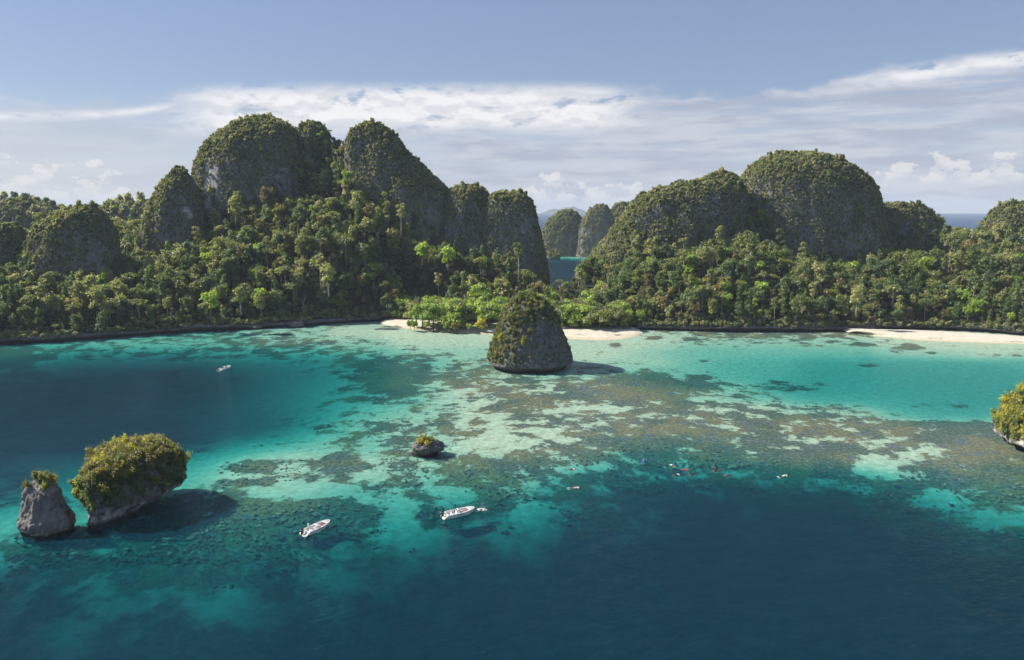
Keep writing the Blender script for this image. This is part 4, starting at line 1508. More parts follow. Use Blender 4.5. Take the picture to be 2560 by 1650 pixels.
for j, (x, y, Y, k, s_) in enumerate(BUSH):
    X, Yq, Zg_ = on_land(x + rb.uniform(-12, 12), y, Y - (1.5 + 2.0 * rb.random() if x < 1290 else -3.5 - 3.0 * rb.random()))
    Zg_ = max(Zg_, 1.2)
    place = "behind the western end of the white beach" if x < 1010 else "behind the middle of the white beach" if x < 1150 else "behind the eastern end of the white beach"
    lab = "%s %s" % ("low bright green bush" if k == 0 else "low yellow-green bush", place)
    tree_thing("beach_bush", "bush%d" % k, (X, Yq, Zg_ - 0.2), rb.random() * 6.28, s_, s_ * 1.05, lab, "bush", lab.replace("bush", "bushes"))

bx_ = rg.uniform(BEACH_A + 2, BEACH_B - 2, 700)
by_ = shore_y(bx_) - 3.5 * np.clip(np.minimum(bx_ - BEACH_A, BEACH_B - bx_) / 15.0, 0, 1) + 21 * rg.random(700) ** 1.3
bz_ = np.maximum(land_z(bx_, by_), 1.1)
bs_ = 0.55 + 0.7 * rg.random(700)
BUSHES = scatter_group(proto_collection("beach_plants", ["bush0", "bush1", "jungle1", "jungle6"]))
scatter("beach_undergrowth", BUSHES, np.stack([bx_, by_, bz_ - 0.2], -1), rg.choice([0, 0, 0, 0, 1, 2, 3], 700), np.stack([0 * bx_, 0 * bx_, rg.random(700) * 6.28], -1), np.stack([bs_, bs_, bs_], -1),
        "thick green undergrowth behind the white beach", "undergrowth")

# landmark trees that stand out of the jungle: x, y of the crown, distance, prototype, scale, label
MARKS = [
    (935, 492, 372, "emergent0", 1.05, "tall pale tree standing alone before the long eastern slope"),
    (622, 440, 392, "jungle4", 1.55, "large yellowish tree at the foot of the tallest hill's cliff"),
    (548, 480, 382, "jungle5", 1.45, "pale yellow-green tree below the pale scar of the tallest hill"),
    (786, 350, 412, "palm1", 1.25, "tall thin palm in the gully between the two highest hills"),
    (552, 448, 384, "palm1", 1.0, "slim palm rising over the trees below the pale cliff scar"),
    (862, 470, 380, "jungle4", 1.2, "yellowish tree below the hill with the long eastern slope"),
    (810, 405, 398, "jungle6", 1.05, "light green tree high in the gully beside the long-sloped hill"),
    (746, 610, 335, "emergent0", 1.0, "pale open-crowned tree midway up the slope below the gully"),
    (765, 640, 328, "jungle5", 1.3, "broad pale tree below the gully, with layered boughs"),
    (490, 690, 312, "jungle6", 1.3, "bright green tree near the western shore with a leaning trunk"),
    (560, 690, 312, "jungle5", 1.1, "pale tree with a white forked trunk near the western shore"),
    (700, 560, 352, "jungle5", 1.0, "pale tree midway below the tallest hill's shaded knob"),
    (1210, 585, 358, "emergent1", 1.15, "tall dense tree standing before the dark gap cliff"),
    (985, 575, 350, "jungle6", 1.25, "bright tree at the foot of the long eastern slope"),
    (1045, 585, 352, "jungle6", 1.35, "large bright tree below the flat-topped shoulder"),
    (1690, 585, 356, "jungle6", 1.3, "bright green tree below the scrubby ridge, west of the great dome"),
    (1640, 600, 350, "jungle5", 1.3, "large pale green tree below the scrubby ridge east of the gap"),
    (1870, 640, 338, "jungle4", 1.3, "brownish tree below the great rounded dome"),
    (2000, 690, 312, "jungle5", 1.2, "pale rounded tree near the tip of the small eastern beach"),
    (770, 303, 433, "palm0", 0.55, "little palm on the skyline saddle of the highest hill"),
    (1468, 478, 400, "palm0", 0.5, "little palm on the skyline of the far hill by the ridge"),
]
for (x, y, Y, pr, s_, lab) in MARKS:
    X, Yq, Zg_ = on_land(x, y, Y)
    _, Zt = atY(x, y, Y)
    mid = {"emergent0": 10.5, "emergent1": 10.5, "palm0": 8.8, "palm1": 11.0}.get(pr, 6.0)
    sz = min(max((Zt - Zg_) / mid, 0.6), 1.35 * s_) if Y < 399 else s_
    zb = Zg_ - 0.3
    if Y >= 399:
        zb = Zt - mid * s_
    if (Zt - Zg_) / mid > 2.0:
        sz = s_
        zb = Zt - mid * s_
    pal = pr.startswith("palm")
    tree_thing("palm_tree" if pal else "emergent_tree", pr, (X, Yq, zb), rb.random() * 6.28, s_, sz, lab, "palm" if pal else "tree", None)
for (x, y, Y, lab) in [(880, 520, 371, "bare dead tree below the hill with the long eastern slope"), (705, 640, 334, "bare grey dead tree low on the slope below the tallest hill"),
                       (1890, 610, 345, "bare dead tree below the shaded foot of the great dome")]:
    X, Yq, Zg_ = on_land(x, y, Y)
    o = put("dead_tree", DEAD, loc=(X, Yq, Zg_), label=lab, cat="dead tree")
    _, Zt = atY(x, y, Y)
    o.scale = (1.2, 1.2, min(max((Zt - Zg_) / 4.5, 0.8), 1.5))

# ------------------------------------------------------------------ islets
ISLET_PLANTS = scatter_group(proto_collection("islet_plants", ["shrub0", "shrub1", "shrub2", "shrub3", "tuft0", "tuft1", "tuft2"]))


def poly_plan(pts, cx, cy_):
    """closed plan outline as radius by angle round (cx, cy)"""
    p = np.array(pts, float) - np.array([cx, cy_])
    # resample the polygon densely
    q = np.concatenate([p, p[:1]])
    dense = np.concatenate([q[i] + (q[i + 1] - q[i]) * np.linspace(0, 1, 40, endpoint=False)[:, None] for i in range(len(p))])
    an = np.arctan2(dense[:, 1], dense[:, 0]) % (2 * np.pi)
    rr = np.hypot(dense[:, 0], dense[:, 1])
    o = np.argsort(an)
    an, rr = an[o], rr[o]

    def f(th):
        r_ = np.interp(th % (2 * np.pi), np.concatenate([an[-1:] - 2 * np.pi, an, an[:1] + 2 * np.pi]), np.concatenate([rr[-1:], rr, rr[:1]]))
        k = np.array([1, 2, 3, 2, 1.0])
        return np.convolve(np.concatenate([r_[-2:], r_, r_[:2]]), k / k.sum(), 'valid')
    return f


def islet(name, label, cx, cy_, plan, prof, seed, amp, mat, nth=120, nz=60, nscale=0.22, flute=0.0, scars=None, cat="islet"):
    """prof rows: z, radius factor, shift x, shift y   (top to bottom)"""
    pr = np.array(prof, float)
    seg = np.concatenate([[0], np.cumsum(np.hypot(np.diff(pr[:, 0]), np.diff(pr[:, 1]) * 6) + 0.05)])
    u = np.linspace(0, seg[-1], nz)
    z, f, ox, oy = (np.interp(u, seg, pr[:, k]) for k in range(4))
    v, q, t = ring_body(cx + ox, cy_ + oy, f, f, z, seed, 0.0, nth=nth, plan=plan, flute=0.0)
    base = np.array([cx, cy_, 0])
    rel = v - base
    hd = rel * np.array([1, 1, 0])
    hd /= np.linalg.norm(hd, axis=1, keepdims=True) + 1e-6
    w_ = np.clip(np.linalg.norm(rel[:, :2], axis=1) / (amp * 2.5), 0, 1)
    d = fbm(v * np.array([1, 1, 0.7]), nscale, 4, seed) * amp * 1.5 + (np.abs(fbm(v * np.array([1, 1, 0.5]), nscale * 3.2, 4, seed + 5)) - 0.2) * amp * 1.5
    v = v + hd * (d * w_)[:, None]
    v[:, 2] += fbm(v, nscale * 2, 3, seed + 9) * amp * 0.6 * np.clip(v[:, 2] - 0.8, 0, 1)
    sc = np.zeros(len(v)) if scars is None else scars(v)
    root = bpy.data.objects.new(name, None)
    COL.objects.link(root)
    root.location = (cx, cy_, 0)
    root["label"] = label
    root["category"] = cat
    me_ = np_mesh("rock", v - base, [q, t], [M[mat]], smooth=True, attrs={"scar": sc})
    put("rock", me_, root)
    return root, v, np.concatenate([quads_to_tris(q), t])


def clothe(root, v, tris, base, n, prob_fn, pick_fn, scale_fn, seed, name="undergrowth"):
    rg_ = np.random.default_rng(seed)
    P, nr, area, idx = surface_points(v, tris, n, rg_)
    k = rg_.random(n) < prob_fn(P, nr, rg_)
    P, nr = P[k], nr[k]
    m_ = len(P)
    pk = pick_fn(P, nr, rg_)
    s_ = scale_fn(P, nr, rg_)
    up = np.clip(nr[:, 2], 0, 1)
    ax = np.stack([-nr[:, 1], nr[:, 0]], -1) * (0.9 * (1 - up))[:, None]
    rot = np.stack([ax[:, 0], ax[:, 1], rg_.random(m_) * 6.28], -1)
    scatter(name, ISLET_PLANTS, P - np.asarray(base) - nr * 0.12 * s_[:, None], pk, rot, np.stack([s_, s_, s_ * (0.8 + 0.5 * rg_.random(m_))], -1), None, None, parent=root)


def shrubs_on(v, tris, n, cond, names, smin, smax, seed, labels, group, cat="shrub", mind=1.0, nm="shrub"):
    """single shrubs, each a thing of its own, rooted on a rock"""
    rg_ = np.random.default_rng(seed)
    P, nr, _, _ = surface_points(v, tris, n * 30, rg_)
    k = cond(P, nr)
    P, nr = P[k], nr[k]
    lo, hi = v.min(0), v.max(0)

    def spot(p_):
        a_ = (p_[0] - lo[0]) / (hi[0] - lo[0])
        b_ = (p_[1] - lo[1]) / (hi[1] - lo[1])
        return ", " + ("west" if a_ < 0.22 else "centre-west" if a_ < 0.42 else "middle" if a_ < 0.58 else "centre-east" if a_ < 0.78 else "east") + (" front" if b_ < 0.35 else " back" if b_ > 0.65 else "")
    got = []
    for p_, n_ in zip(P, nr):
        if all(np.linalg.norm(p_ - g[0]) > mind for g in got):
            got.append((p_, n_))
        if len(got) >= n:
            break
    for p_, n_ in got:
        j = int(rg_.integers(len(names)))
        s_ = smin + (smax - smin) * rg_.random()
        tree_thing(nm, names[j], tuple(p_ - np.array([0, 0, 0.15 * s_])), rg_.random() * 6.28, s_, s_ * (0.9 + 0.5 * rg_.random()), labels[j] + spot(p_), cat, group,
                   (float(-n_[1]) * 0.3, float(n_[0]) * 0.3), part="foliage")


# cone-shaped islet in the middle of the bay
pcx, pcy = [float(a) for a in ground(1236, 853)]
PR = 13.6
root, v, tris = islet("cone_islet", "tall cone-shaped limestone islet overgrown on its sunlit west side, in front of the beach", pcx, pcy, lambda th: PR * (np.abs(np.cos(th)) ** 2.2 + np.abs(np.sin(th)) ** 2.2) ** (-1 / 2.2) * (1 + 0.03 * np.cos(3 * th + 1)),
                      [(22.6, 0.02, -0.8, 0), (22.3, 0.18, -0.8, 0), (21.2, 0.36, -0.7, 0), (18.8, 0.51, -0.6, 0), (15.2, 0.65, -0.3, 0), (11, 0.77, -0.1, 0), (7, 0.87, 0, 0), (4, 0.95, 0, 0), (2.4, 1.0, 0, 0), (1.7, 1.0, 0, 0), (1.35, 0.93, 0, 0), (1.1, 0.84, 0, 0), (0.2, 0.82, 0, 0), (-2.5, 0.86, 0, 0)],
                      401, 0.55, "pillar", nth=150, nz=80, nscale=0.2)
sunx = np.array([SUN.x, SUN.y, SUN.z])
clothe(root, v, tris, (pcx, pcy, 0), 8500, lambda P, N, g: np.where(P[:, 2] < 2.6, 0.0, np.clip(0.52 + 0.45 * (P[:, 2] / 24) ** 1.3 + 0.42 * (-N[:, 0]) + 0.8 * fbm(P * np.array([1, 1, 0.45]), 0.22, 3, 9), 0.03, 1)),
       lambda P, N, g: np.where((P[:, 2] > 14) | (N[:, 0] < -0.55), g.choice([0, 2, 2, 4, 4, 6, 3], len(P)), g.choice([4, 5, 5, 6, 4], len(P))),
       lambda P, N, g: (0.38 + 0.5 * g.random(len(P))) * np.where(P[:, 2] > 14, 1.0, 0.85), 4)
shrubs_on(v, tris, 26, lambda P, N: (P[:, 2] > 13) & (P[:, 1] < pcy + 3), ["shrub1", "shrub2", "shrub0"], 0.7, 1.15, 12,
          ["yellow-green shrub growing high on the cone-shaped islet", "olive shrub growing high on the cone-shaped islet", "brownish shrub growing high on the cone-shaped islet"], "shrubs on the cone-shaped islet", mind=1.6)
shrubs_on(v, tris, 22, lambda P, N: (P[:, 2] < 13) & (P[:, 2] > 3.0) & (N[:, 0] < -0.2) & (N[:, 1] < 0.2), ["shrub1", "shrub2", "shrub0"], 0.7, 1.2, 13,
          ["yellow-green shrub low on the west side of the cone-shaped islet", "olive shrub low on the west side of the cone-shaped islet", "brownish shrub low on the west side of the cone-shaped islet"], "shrubs on the cone-shaped islet", mind=1.6)

# large overhanging islet at the lower left
acx, acy = -64.2, 126.2
plan = poly_plan([(-66.2, 115.6), (-62.3, 118.2), (-59.0, 123.5), (-57.6, 129.5), (-60.0, 134.0), (-65, 136.0), (-70.6, 132.5), (-71.6, 127), (-69.8, 120.4)], acx, acy)
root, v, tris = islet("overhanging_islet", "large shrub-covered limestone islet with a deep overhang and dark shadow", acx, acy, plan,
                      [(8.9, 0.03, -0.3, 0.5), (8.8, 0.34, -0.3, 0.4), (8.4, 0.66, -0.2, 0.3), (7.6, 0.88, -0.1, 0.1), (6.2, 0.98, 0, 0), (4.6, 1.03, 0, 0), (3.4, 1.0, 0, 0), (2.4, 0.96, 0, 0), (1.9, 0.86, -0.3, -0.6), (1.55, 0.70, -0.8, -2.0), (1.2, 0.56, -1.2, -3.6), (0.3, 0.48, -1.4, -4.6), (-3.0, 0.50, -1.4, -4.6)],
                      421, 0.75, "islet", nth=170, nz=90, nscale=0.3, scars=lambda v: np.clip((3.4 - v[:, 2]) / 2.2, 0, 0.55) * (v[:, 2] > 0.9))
clothe(root, v, tris, (acx, acy, 0), 3600, lambda P, N, g: np.where(P[:, 2] < 2.6, 0.0, np.clip(-0.08 + 0.135 * P[:, 2] + 0.5 * fbm(P, 0.35, 3, 19), 0.0, 1)),
       lambda P, N, g: np.where(P[:, 2] > 7.0, g.choice([0, 0, 0, 2, 1], len(P)), g.choice([2, 3, 3, 4, 5, 5, 6], len(P))),
       lambda P, N, g: (0.45 + 0.55 * g.random(len(P))) * np.where(P[:, 2] > 7.0, 1.1, 0.95), 5)
shrubs_on(v, tris, 34, lambda P, N: P[:, 2] > 7.4, ["shrub0", "shrub1", "shrub0"], 0.8, 1.3, 14,
          ["brown-tinged shrub on top of the large overhanging islet", "yellow-green shrub on top of the large overhanging islet", "brown-tinged shrub on top of the large overhanging islet"], "shrubs on the large overhanging islet", mind=1.25)
shrubs_on(v, tris, 16, lambda P, N: (P[:, 2] < 7.0) & (P[:, 2] > 3.0) & (N[:, 1] < -0.15), ["shrub1", "shrub4", "shrub2"], 0.7, 1.3, 15,
          ["yellow-green shrub on the shaded face of the large overhanging islet", "vivid yellow shrub on the shaded face of the large overhanging islet", "olive shrub on the shaded face of the large overhanging islet"], "shrubs on the large overhanging islet", mind=1.7)
tree_thing("shrub", "shrub4", (-58.3, 131.0, 5.0), 0.3, 0.8, 1.6, "lone thin shrub leaning out past the right end of the large islet", "shrub", None, (0.1, 0.5), part="foliage")

# thumb-shaped rock beside it
bcx, bcy = -73.0, 116.0
plan = poly_plan([(-73.4, 111.4), (-71.0, 112.2), (-69.4, 114.6), (-69.6, 117.6), (-71.8, 120.0), (-74.8, 119.6), (-77.0, 117.0), (-76.6, 113.4)], bcx, bcy)
root, v, tris = islet("thumb_rock", "bare grey thumb-shaped rock with a tuft of plants on its crown", bcx, bcy, plan,
                      [(8.0, 0.03, -0.8, 0.4), (7.8, 0.30, -0.8, 0.4), (7.0, 0.50, -0.7, 0.3), (5.8, 0.63, -0.5, 0.2), (4.0, 0.73, -0.3, 0.1), (2.7, 0.80, -0.1, 0), (2.2, 0.92, 0, 0), (1.3, 0.98, 0, 0), (0.75, 0.95, 0.0, 0), (0.5, 0.93, 0.1, 0.1), (-0.3, 0.86, 0, 0.1), (-3, 0.9, 0, 0)],
                      441, 0.42, "islet", nth=150, nz=90, nscale=0.42, scars=lambda v: np.clip((1.25 - v[:, 2]) * 1.4, 0, 0.75) * (v[:, 2] > 0.45) * (v[:, 0] < bcx + 0.6))
shrubs_on(v, tris, 11, lambda P, N: (P[:, 2] > 6.4) & (P[:, 0] < bcx + 0.8) & (N[:, 2] > 0.1) & ((N[:, 1] > -0.2) | (N[:, 2] > 0.75)), ["shrub1", "shrub2", "shrub0"], 0.55, 0.85, 16,
          ["yellow-green shrub on the crown of the thumb-shaped rock", "olive shrub on the crown of the thumb-shaped rock", "brownish shrub on the crown of the thumb-shaped rock"], "shrubs on the thumb-shaped rock", mind=0.6)
clothe(root, v, tris, (bcx, bcy, 0), 260, lambda P, N, g: np.where((P[:, 2] > 5.5) & (N[:, 2] > 0.25), 0.5, np.where((P[:, 2] > 2) & (P[:, 2] < 3) & (N[:, 2] > 0.3), 0.2, 0.0)),
       lambda P, N, g: g.choice([4, 6, 0], len(P)), lambda P, N, g: 0.35 + 0.3 * g.random(len(P)), 6)

# little mushroom rock on the reef
mcx, mcy = [float(a) for a in ground(996, 1058)]
root, v, tris = islet("mushroom_rock", "small dark undercut rock topped with yellow-green plants on the reef flat", mcx, mcy, lambda th: 3.0 * (1 + 0.12 * np.cos(2 * th + 0.5) + 0.06 * np.cos(3 * th)),
                      [(3.0, 0.05, 0.4, 0), (2.9, 0.45, 0.4, 0), (2.55, 0.72, 0.3, 0), (2.0, 0.92, 0.2, 0), (1.4, 1.0, 0.1, 0), (0.95, 0.95, 0, 0), (0.6, 0.78, -0.5, 0), (0.2, 0.72, -0.7, 0), (-1.5, 0.8, -0.7, 0)],
                      461, 0.50, "pillar", nth=120, nz=64, nscale=0.75)
shrubs_on(v, tris, 8, lambda P, N: (P[:, 2] > 2.35) & (P[:, 0] < mcx + 1.6), ["shrub4", "shrub1", "shrub4"], 0.45, 0.75, 17,
          ["vivid yellow shrub on the small mushroom rock", "yellow-green shrub on the small mushroom rock", "vivid yellow shrub on the small mushroom rock"], "shrubs on the small mushroom rock", mind=0.6)
o = put("dead_shrub", DEAD, loc=(mcx - 0.1, mcy + 0.3, 2.7), label="bare grey dead shrub on the small mushroom rock", cat="dead shrub")
o.scale = (0.28, 0.28, 0.34)

# islet at the right edge
rcx, rcy = 117.3, 160.5
plan = poly_plan([(105.3, 150.0), (111.3, 146.5), (119.3, 146.0), (127.3, 150.5), (130.3, 159.5), (127.3, 169.5), (118.3, 174.5), (110.3, 170.5), (105.3, 163.5), (103.9, 155.5)], rcx, rcy)
root, v, tris = islet("leafy_islet", "steep islet thick with sunlit yellow-green trees, cut by the eastern picture edge", rcx, rcy, plan,
                      [(17.0, 0.03, 4, 1), (16.4, 0.2, 3.4, 1), (14, 0.42, 2.6, 0.6), (10.5, 0.62, 1.6, 0.3), (6.8, 0.82, 0.6, 0), (4.0, 0.96, 0, 0), (2.2, 1.0, 0, 0), (1.5, 0.97, 0, 0), (1.1, 0.86, 0.4, 0.4), (0.3, 0.80, 0.6, 0.6), (-3, 0.84, 0.6, 0.6)],
                      481, 0.6, "islet", nth=140, nz=70, nscale=0.28, scars=lambda v: np.clip((3.6 - v[:, 2]) / 2.5, 0, 0.8) * (v[:, 2] > 1.0))
clothe(root, v, tris, (rcx, rcy, 0), 5200, lambda P, N, g: np.where(P[:, 2] < 2.8, 0.0, np.clip(0.35 + 0.06 * P[:, 2] + 0.5 * fbm(P, 0.35, 3, 29), 0.0, 1)),
       lambda P, N, g: g.choice([0, 1, 1, 2, 2, 3], len(P)), lambda P, N, g: (0.55 + 0.55 * g.random(len(P))) * 1.15, 7)
shrubs_on(v, tris, 40, lambda P, N: (P[:, 2] > 3.4) & (P[:, 0] < rcx - 2) & (P[:, 1] < rcy + 6), ["shrub1", "shrub2", "shrub4"], 1.3, 2.2, 18,
          ["yellow-green shrub on the leafy islet at the eastern edge", "olive shrub on the leafy islet at the eastern edge", "vivid yellow shrub on the leafy islet at the eastern edge"], "shrubs on the leafy islet", mind=1.7)

# small rocks: boulder on the beach, rock in the strait, boulders of the ledge
for (x, y, zz, r_, h_, lab, sd) in [(1464, 772, 0.0, 1.9, 1.9, "grey boulder at the eastern end of the white beach", 501), (1448, 774, 0.0, 1.3, 0.7, "flat low rock beside the boulder on the white beach", 502),
                                    (690, 762, 0.0, 3.4, 2.6, "grey boulder jutting from the western shore ledge", 504), (600, 766, 0.0, 2.6, 2.0, "smaller grey boulder jutting from the western shore ledge", 505)]:
    cx_, cy_ = [float(a) for a in ground(x, y)]
    root, v, tris = islet("boulder", lab, cx_, cy_, lambda th, r_=r_, sd=sd: r_ * (1 + 0.15 * np.cos(2 * th + sd)), [(h_, 0.05, 0, 0), (h_ * 0.95, 0.5, 0, 0), (h_ * 0.7, 0.85, 0, 0), (h_ * 0.35, 1.0, 0, 0), (0.05, 0.95, 0, 0), (-1.0, 0.9, 0, 0)],
                          sd, 0.25, "ledge", nth=48, nz=26, nscale=0.6, cat="boulder")
cx_, cy_ = [float(a) for a in ground(1291, 606)]
root, v, tris = islet("strait_islet", "tiny brown islet in the blue strait beyond the gap", cx_, cy_, lambda th: 6.5 * (1 + 0.1 * np.cos(2 * th)), [(7.5, 0.1, 0, 0), (6.5, 0.5, 0, 0), (4, 0.9, 0, 0), (2, 1.0, 0, 0), (1, 0.8, 0, 0), (-2, 0.8, 0, 0)],
                      503, 0.7, "islet", nth=48, nz=24, nscale=0.25)
clothe(root, v, tris, (cx_, cy_, 0), 160, lambda P, N, g: np.where(P[:, 2] > 2.5, 0.8, 0), lambda P, N, g: g.choice([0, 2, 3], len(P)), lambda P, N, g: 1.4 + 0.9 * g.random(len(P)), 8)

# ------------------------------------------------------------------ far islands on the horizon
M["far_land"] = plain("far_land", (0.07, 0.085, 0.06), 0.95, 0.05, var=0.3, vscale=0.01)


def far_island(x0, x1, ytop, Y, seed, label):
    n = 60
    xs = np.linspace(x0, x1, n)
    X, _ = atY(xs, 486, Y)
    _, Zt = atY(xs, ytop, Y)
    s_ = np.linspace(0, 1, n)
    env = np.sin(np.pi * s_) ** 0.7
    h = np.maximum((Zt - 0) * env * (0.75 + 0.6 * fbm(xyz(s_ * 9, 0 * s_), 1.0, 4, seed)), 1.0)
    rows_ = []
    for k, (dy_, f) in enumerate([(-400, -0.02), (-250, 0.45), (0, 1.0), (300, 0.5), (500, -0.02)]):
        rows_.append(np.stack([X, np.full(n, Y + dy_), h * f + fbm(xyz(X, Y + dy_), 0.004, 3, seed + 2) * 6 * (0 < k < 4)], -1))
    put("far_island", np_mesh("far_island", np.concatenate(rows_), grid_faces(5, n), [M["far_land"]], smooth=True), label=label, cat="island")


far_island(1262, 1385, 479.5, 7600, 3, "pale blue island far away on the sea horizon in the gap")
far_island(60, 168, 480.0, 7300, 4, "pale blue island far away on the sea horizon behind the western hills")
far_island(190, 262, 484.0, 7800, 6, "low faint island on the sea horizon beside the western dome")

# ------------------------------------------------------------------ boats
M["gelcoat"] = plain("gelcoat", (0.74, 0.75, 0.76), 0.3, 0.5, var=0.05)
M["deck_tan"] = plain("deck_tan", (0.50, 0.47, 0.42), 0.8, 0.2, var=0.10)
M["deck_grey"] = plain("deck_grey", (0.36, 0.35, 0.34), 0.8, 0.2, var=0.12)
M["cushion"] = plain("cushion", (0.33, 0.315, 0.29), 0.8, 0.2, var=0.08)
M["motor_black"] = plain("motor_black", (0.012, 0.013, 0.016), 0.35, 0.5, var=0.2)
M["motor_grey"] = plain("motor_grey", (0.30, 0.31, 0.32), 0.4, 0.5)
M["screen_dark"] = plain("screen_dark", (0.02, 0.024, 0.03), 0.1, 0.6)
M["steel"] = plain("steel", (0.62, 0.63, 0.65), 0.25, 0.5, 0.9)
M["red_kit"] = plain("red_kit", (0.55, 0.10, 0.08), 0.6, 0.3)
M["dark_kit"] = plain("dark_kit", (0.03, 0.03, 0.035), 0.7, 0.2)
M["blue_print"] = plain("blue_print", (0.10, 0.17, 0.36), 0.5, 0.3)

HX_ = np.array([-2.85, -2.5, -2.2, -1.5, -0.8, 0.0, 0.8, 1.4, 1.9, 2.3, 2.55, 2.72, 2.80])
HB_ = np.array([0.86, 0.92, 0.96, 1.00, 1.02, 1.02, 0.98, 0.88, 0.74, 0.56, 0.40, 0.22, 0.05])
HS_ = np.array([0.16, 0.42, 0.66, 0.67, 0.68, 0.70, 0.74, 0.79, 0.84, 0.88, 0.90, 0.91, 0.91])
HC_ = np.array([0.02, 0.02, 0.02, 0.02, 0.03, 0.05, 0.10, 0.17, 0.27, 0.40, 0.53, 0.68, 0.80])
HK_ = np.array([-0.22, -0.24, -0.25, -0.26, -0.26, -0.26, -0.24, -0.20, -0.12, 0.02, 0.20, 0.46, 0.72])


def boat(label, loc, yaw_, deck="deck_tan", seat="cushion", kit="red_kit", extra=False):
    root = bpy.data.objects.new("motor_skiff", None)
    COL.objects.link(root)
    root.location = loc
    root.rotation_euler = (0, 0, yaw_)
    root["label"] = label
    root["category"] = "boat"
    root["group"] = "white motor skiffs in the bay"
    n = len(HX_)
    # hull: outer skin, gunwale cap and inner liner in one shell
    secs = []
    for k in range(n):
        b, s_, c, kk, x = HB_[k], HS_[k], HC_[k], HK_[k], HX_[k]
        ib = max(b - 0.10, 0.01)
        fl = max(0.12, c + 0.03)
        half = [(b * 0.0, kk), (b * 0.55, kk * 0.55 + c * 0.45), (b * 0.88, c), (b * 0.95, c + 0.10), (b, s_ - 0.05), (b * 0.99, s_), (ib, s_), (ib - 0.015, s_ - 0.05), (ib * 0.93, min(fl, s_ - 0.06)), (0.0, min(fl, s_ - 0.06))]
        secs.append([(x, y, z) for y, z in half] + [(x, -y, z) for y, z in half[::-1][1:-1]])
    sec = np.array(secs)
    q = grid_faces(n, sec.shape[1], True)
    mb_ = MB().add(sec.reshape(-1, 3), q)
    # transom skirt closes the stern below the platform
    m0 = sec.shape[1]
    mb_.add(np.concatenate([sec[0], sec[0].mean(0)[None]]), None, [[j, m0, (j + 1) % m0] for j in range(m0)])
    hull = put("hull", mb_.mesh("hull", [M["gelcoat"]], smooth=False), root)
    # maker's lettering reads only as a faint blue band on the topside
    for sgn in (-1, 1):
        mb_ = MB()
        for j in range(7):
            x0 = -0.55 + j * 0.17
            bb = np.interp([x0, x0 + 0.11], HX_, HB_) * sgn * 0.988
            mb_.add([[x0, bb[0] * 1.004, 0.36], [x0 + 0.11, bb[1] * 1.004, 0.36], [x0 + 0.13, bb[1] * 1.012, 0.50], [x0 + 0.02, bb[0] * 1.012, 0.50]], [[0, 1, 2, 3]])
        put("lettering", mb_.mesh("lettering", [M["blue_print"]]), hull)
    # sole
    xs = np.linspace(-2.1, 2.0, 12)
    bb = np.interp(xs, HX_, HB_) * 0.80
    zf = np.maximum(0.145, np.interp(xs, HX_, HC_) + 0.06)
    put("cockpit_floor", MB().add(np.concatenate([np.stack([xs, bb, zf], -1), np.stack([xs, -bb, zf], -1)]), [[j, j + 1, j + 13, j + 12] for j in range(11)]).mesh("cockpit_floor", [M[deck]]), root)
    # fore deck with non-slip panel and cross beam
    xs = np.array([1.75, 1.95, 2.15, 2.35, 2.52, 2.64, 2.71])
    bb = np.maximum(np.interp(xs, HX_, HB_) - 0.10, 0.03)
    zz = np.interp(xs, HX_, HS_) - 0.012
    m = len(xs)
    put("bow_deck", MB().add(np.concatenate([np.stack([xs, bb, zz], -1), np.stack([xs, 0 * bb, zz + 0.03], -1), np.stack([xs, -bb, zz], -1)]),
                             [[r_ * m + j, r_ * m + j + 1, (r_ + 1) * m + j + 1, (r_ + 1) * m + j] for r_ in (0, 1) for j in range(m - 1)]).mesh("bow_deck", [M["deck_grey"]]), root)
    put("deck_beam", MB().box((1.70, 0, 0.80), (0.12, 1.46, 0.10)).mesh("deck_beam", [M["gelcoat"]]), root)
    put("kit_bag", MB().box((1.45, 0.15, 0.30), (0.3, 0.5, 0.2), taper=0.8).mesh("kit_bag", [M[kit]]), root)
    put("transom", MB().box((-2.16, 0, 0.40), (0.12, 1.74, 0.50)).mesh("transom", [M["gelcoat"]]), root)
    put("swim_platform", MB().box((-2.52, -0.25, 0.13), (0.60, 1.1, 0.06)).box((-2.40, -0.55, 0.22), (0.25, 0.4, 0.14)).box((-2.60, -0.2, 0.20), (0.16, 0.3, 0.10)).mesh("swim_platform", [M["deck_tan"]]), root)
    # console with raked dash and screen
    con = put("console", MB().box((-0.30, -0.15, 0.55), (0.62, 0.70, 0.84), taper=0.82).box((-0.42, -0.15, 1.03), (0.40, 0.62, 0.10), rot=('Y', -0.6)).mesh("console", [M["gelcoat"]]), root)
    put("windscreen", MB().box((-0.08, -0.15, 1.12), (0.03, 0.60, 0.30), rot=('Y', -0.45)).mesh("windscreen", [M["steel"]]), con)
    put("dashboard", MB().box((-0.50, -0.15, 1.085), (0.24, 0.36, 0.03), rot=('Y', -0.6)).mesh("dashboard", [M["screen_dark"]]), con)
    th = np.linspace(0, 2 * np.pi, 15)
    put("steering_wheel", MB().tube(np.stack([-0.64 + 0.05 * np.sin(th), -0.15 + 0.17 * np.cos(th), 0.98 + 0.16 * np.sin(th)], -1), 0.022, 5, cap=False).mesh("steering_wheel", [M["dark_kit"]]), con)
    put("fore_seat", MB().box((0.32, -0.15, 0.40), (0.58, 0.62, 0.52), taper=0.94).box((0.32, -0.15, 0.70), (0.56, 0.58, 0.09)).mesh("fore_seat", [M[seat]]), root)
    hs = put("helm_seat", MB().box((-1.15, -0.1, 0.42), (0.42, 0.80, 0.56)).mesh("helm_seat", [M["gelcoat"]]), root)
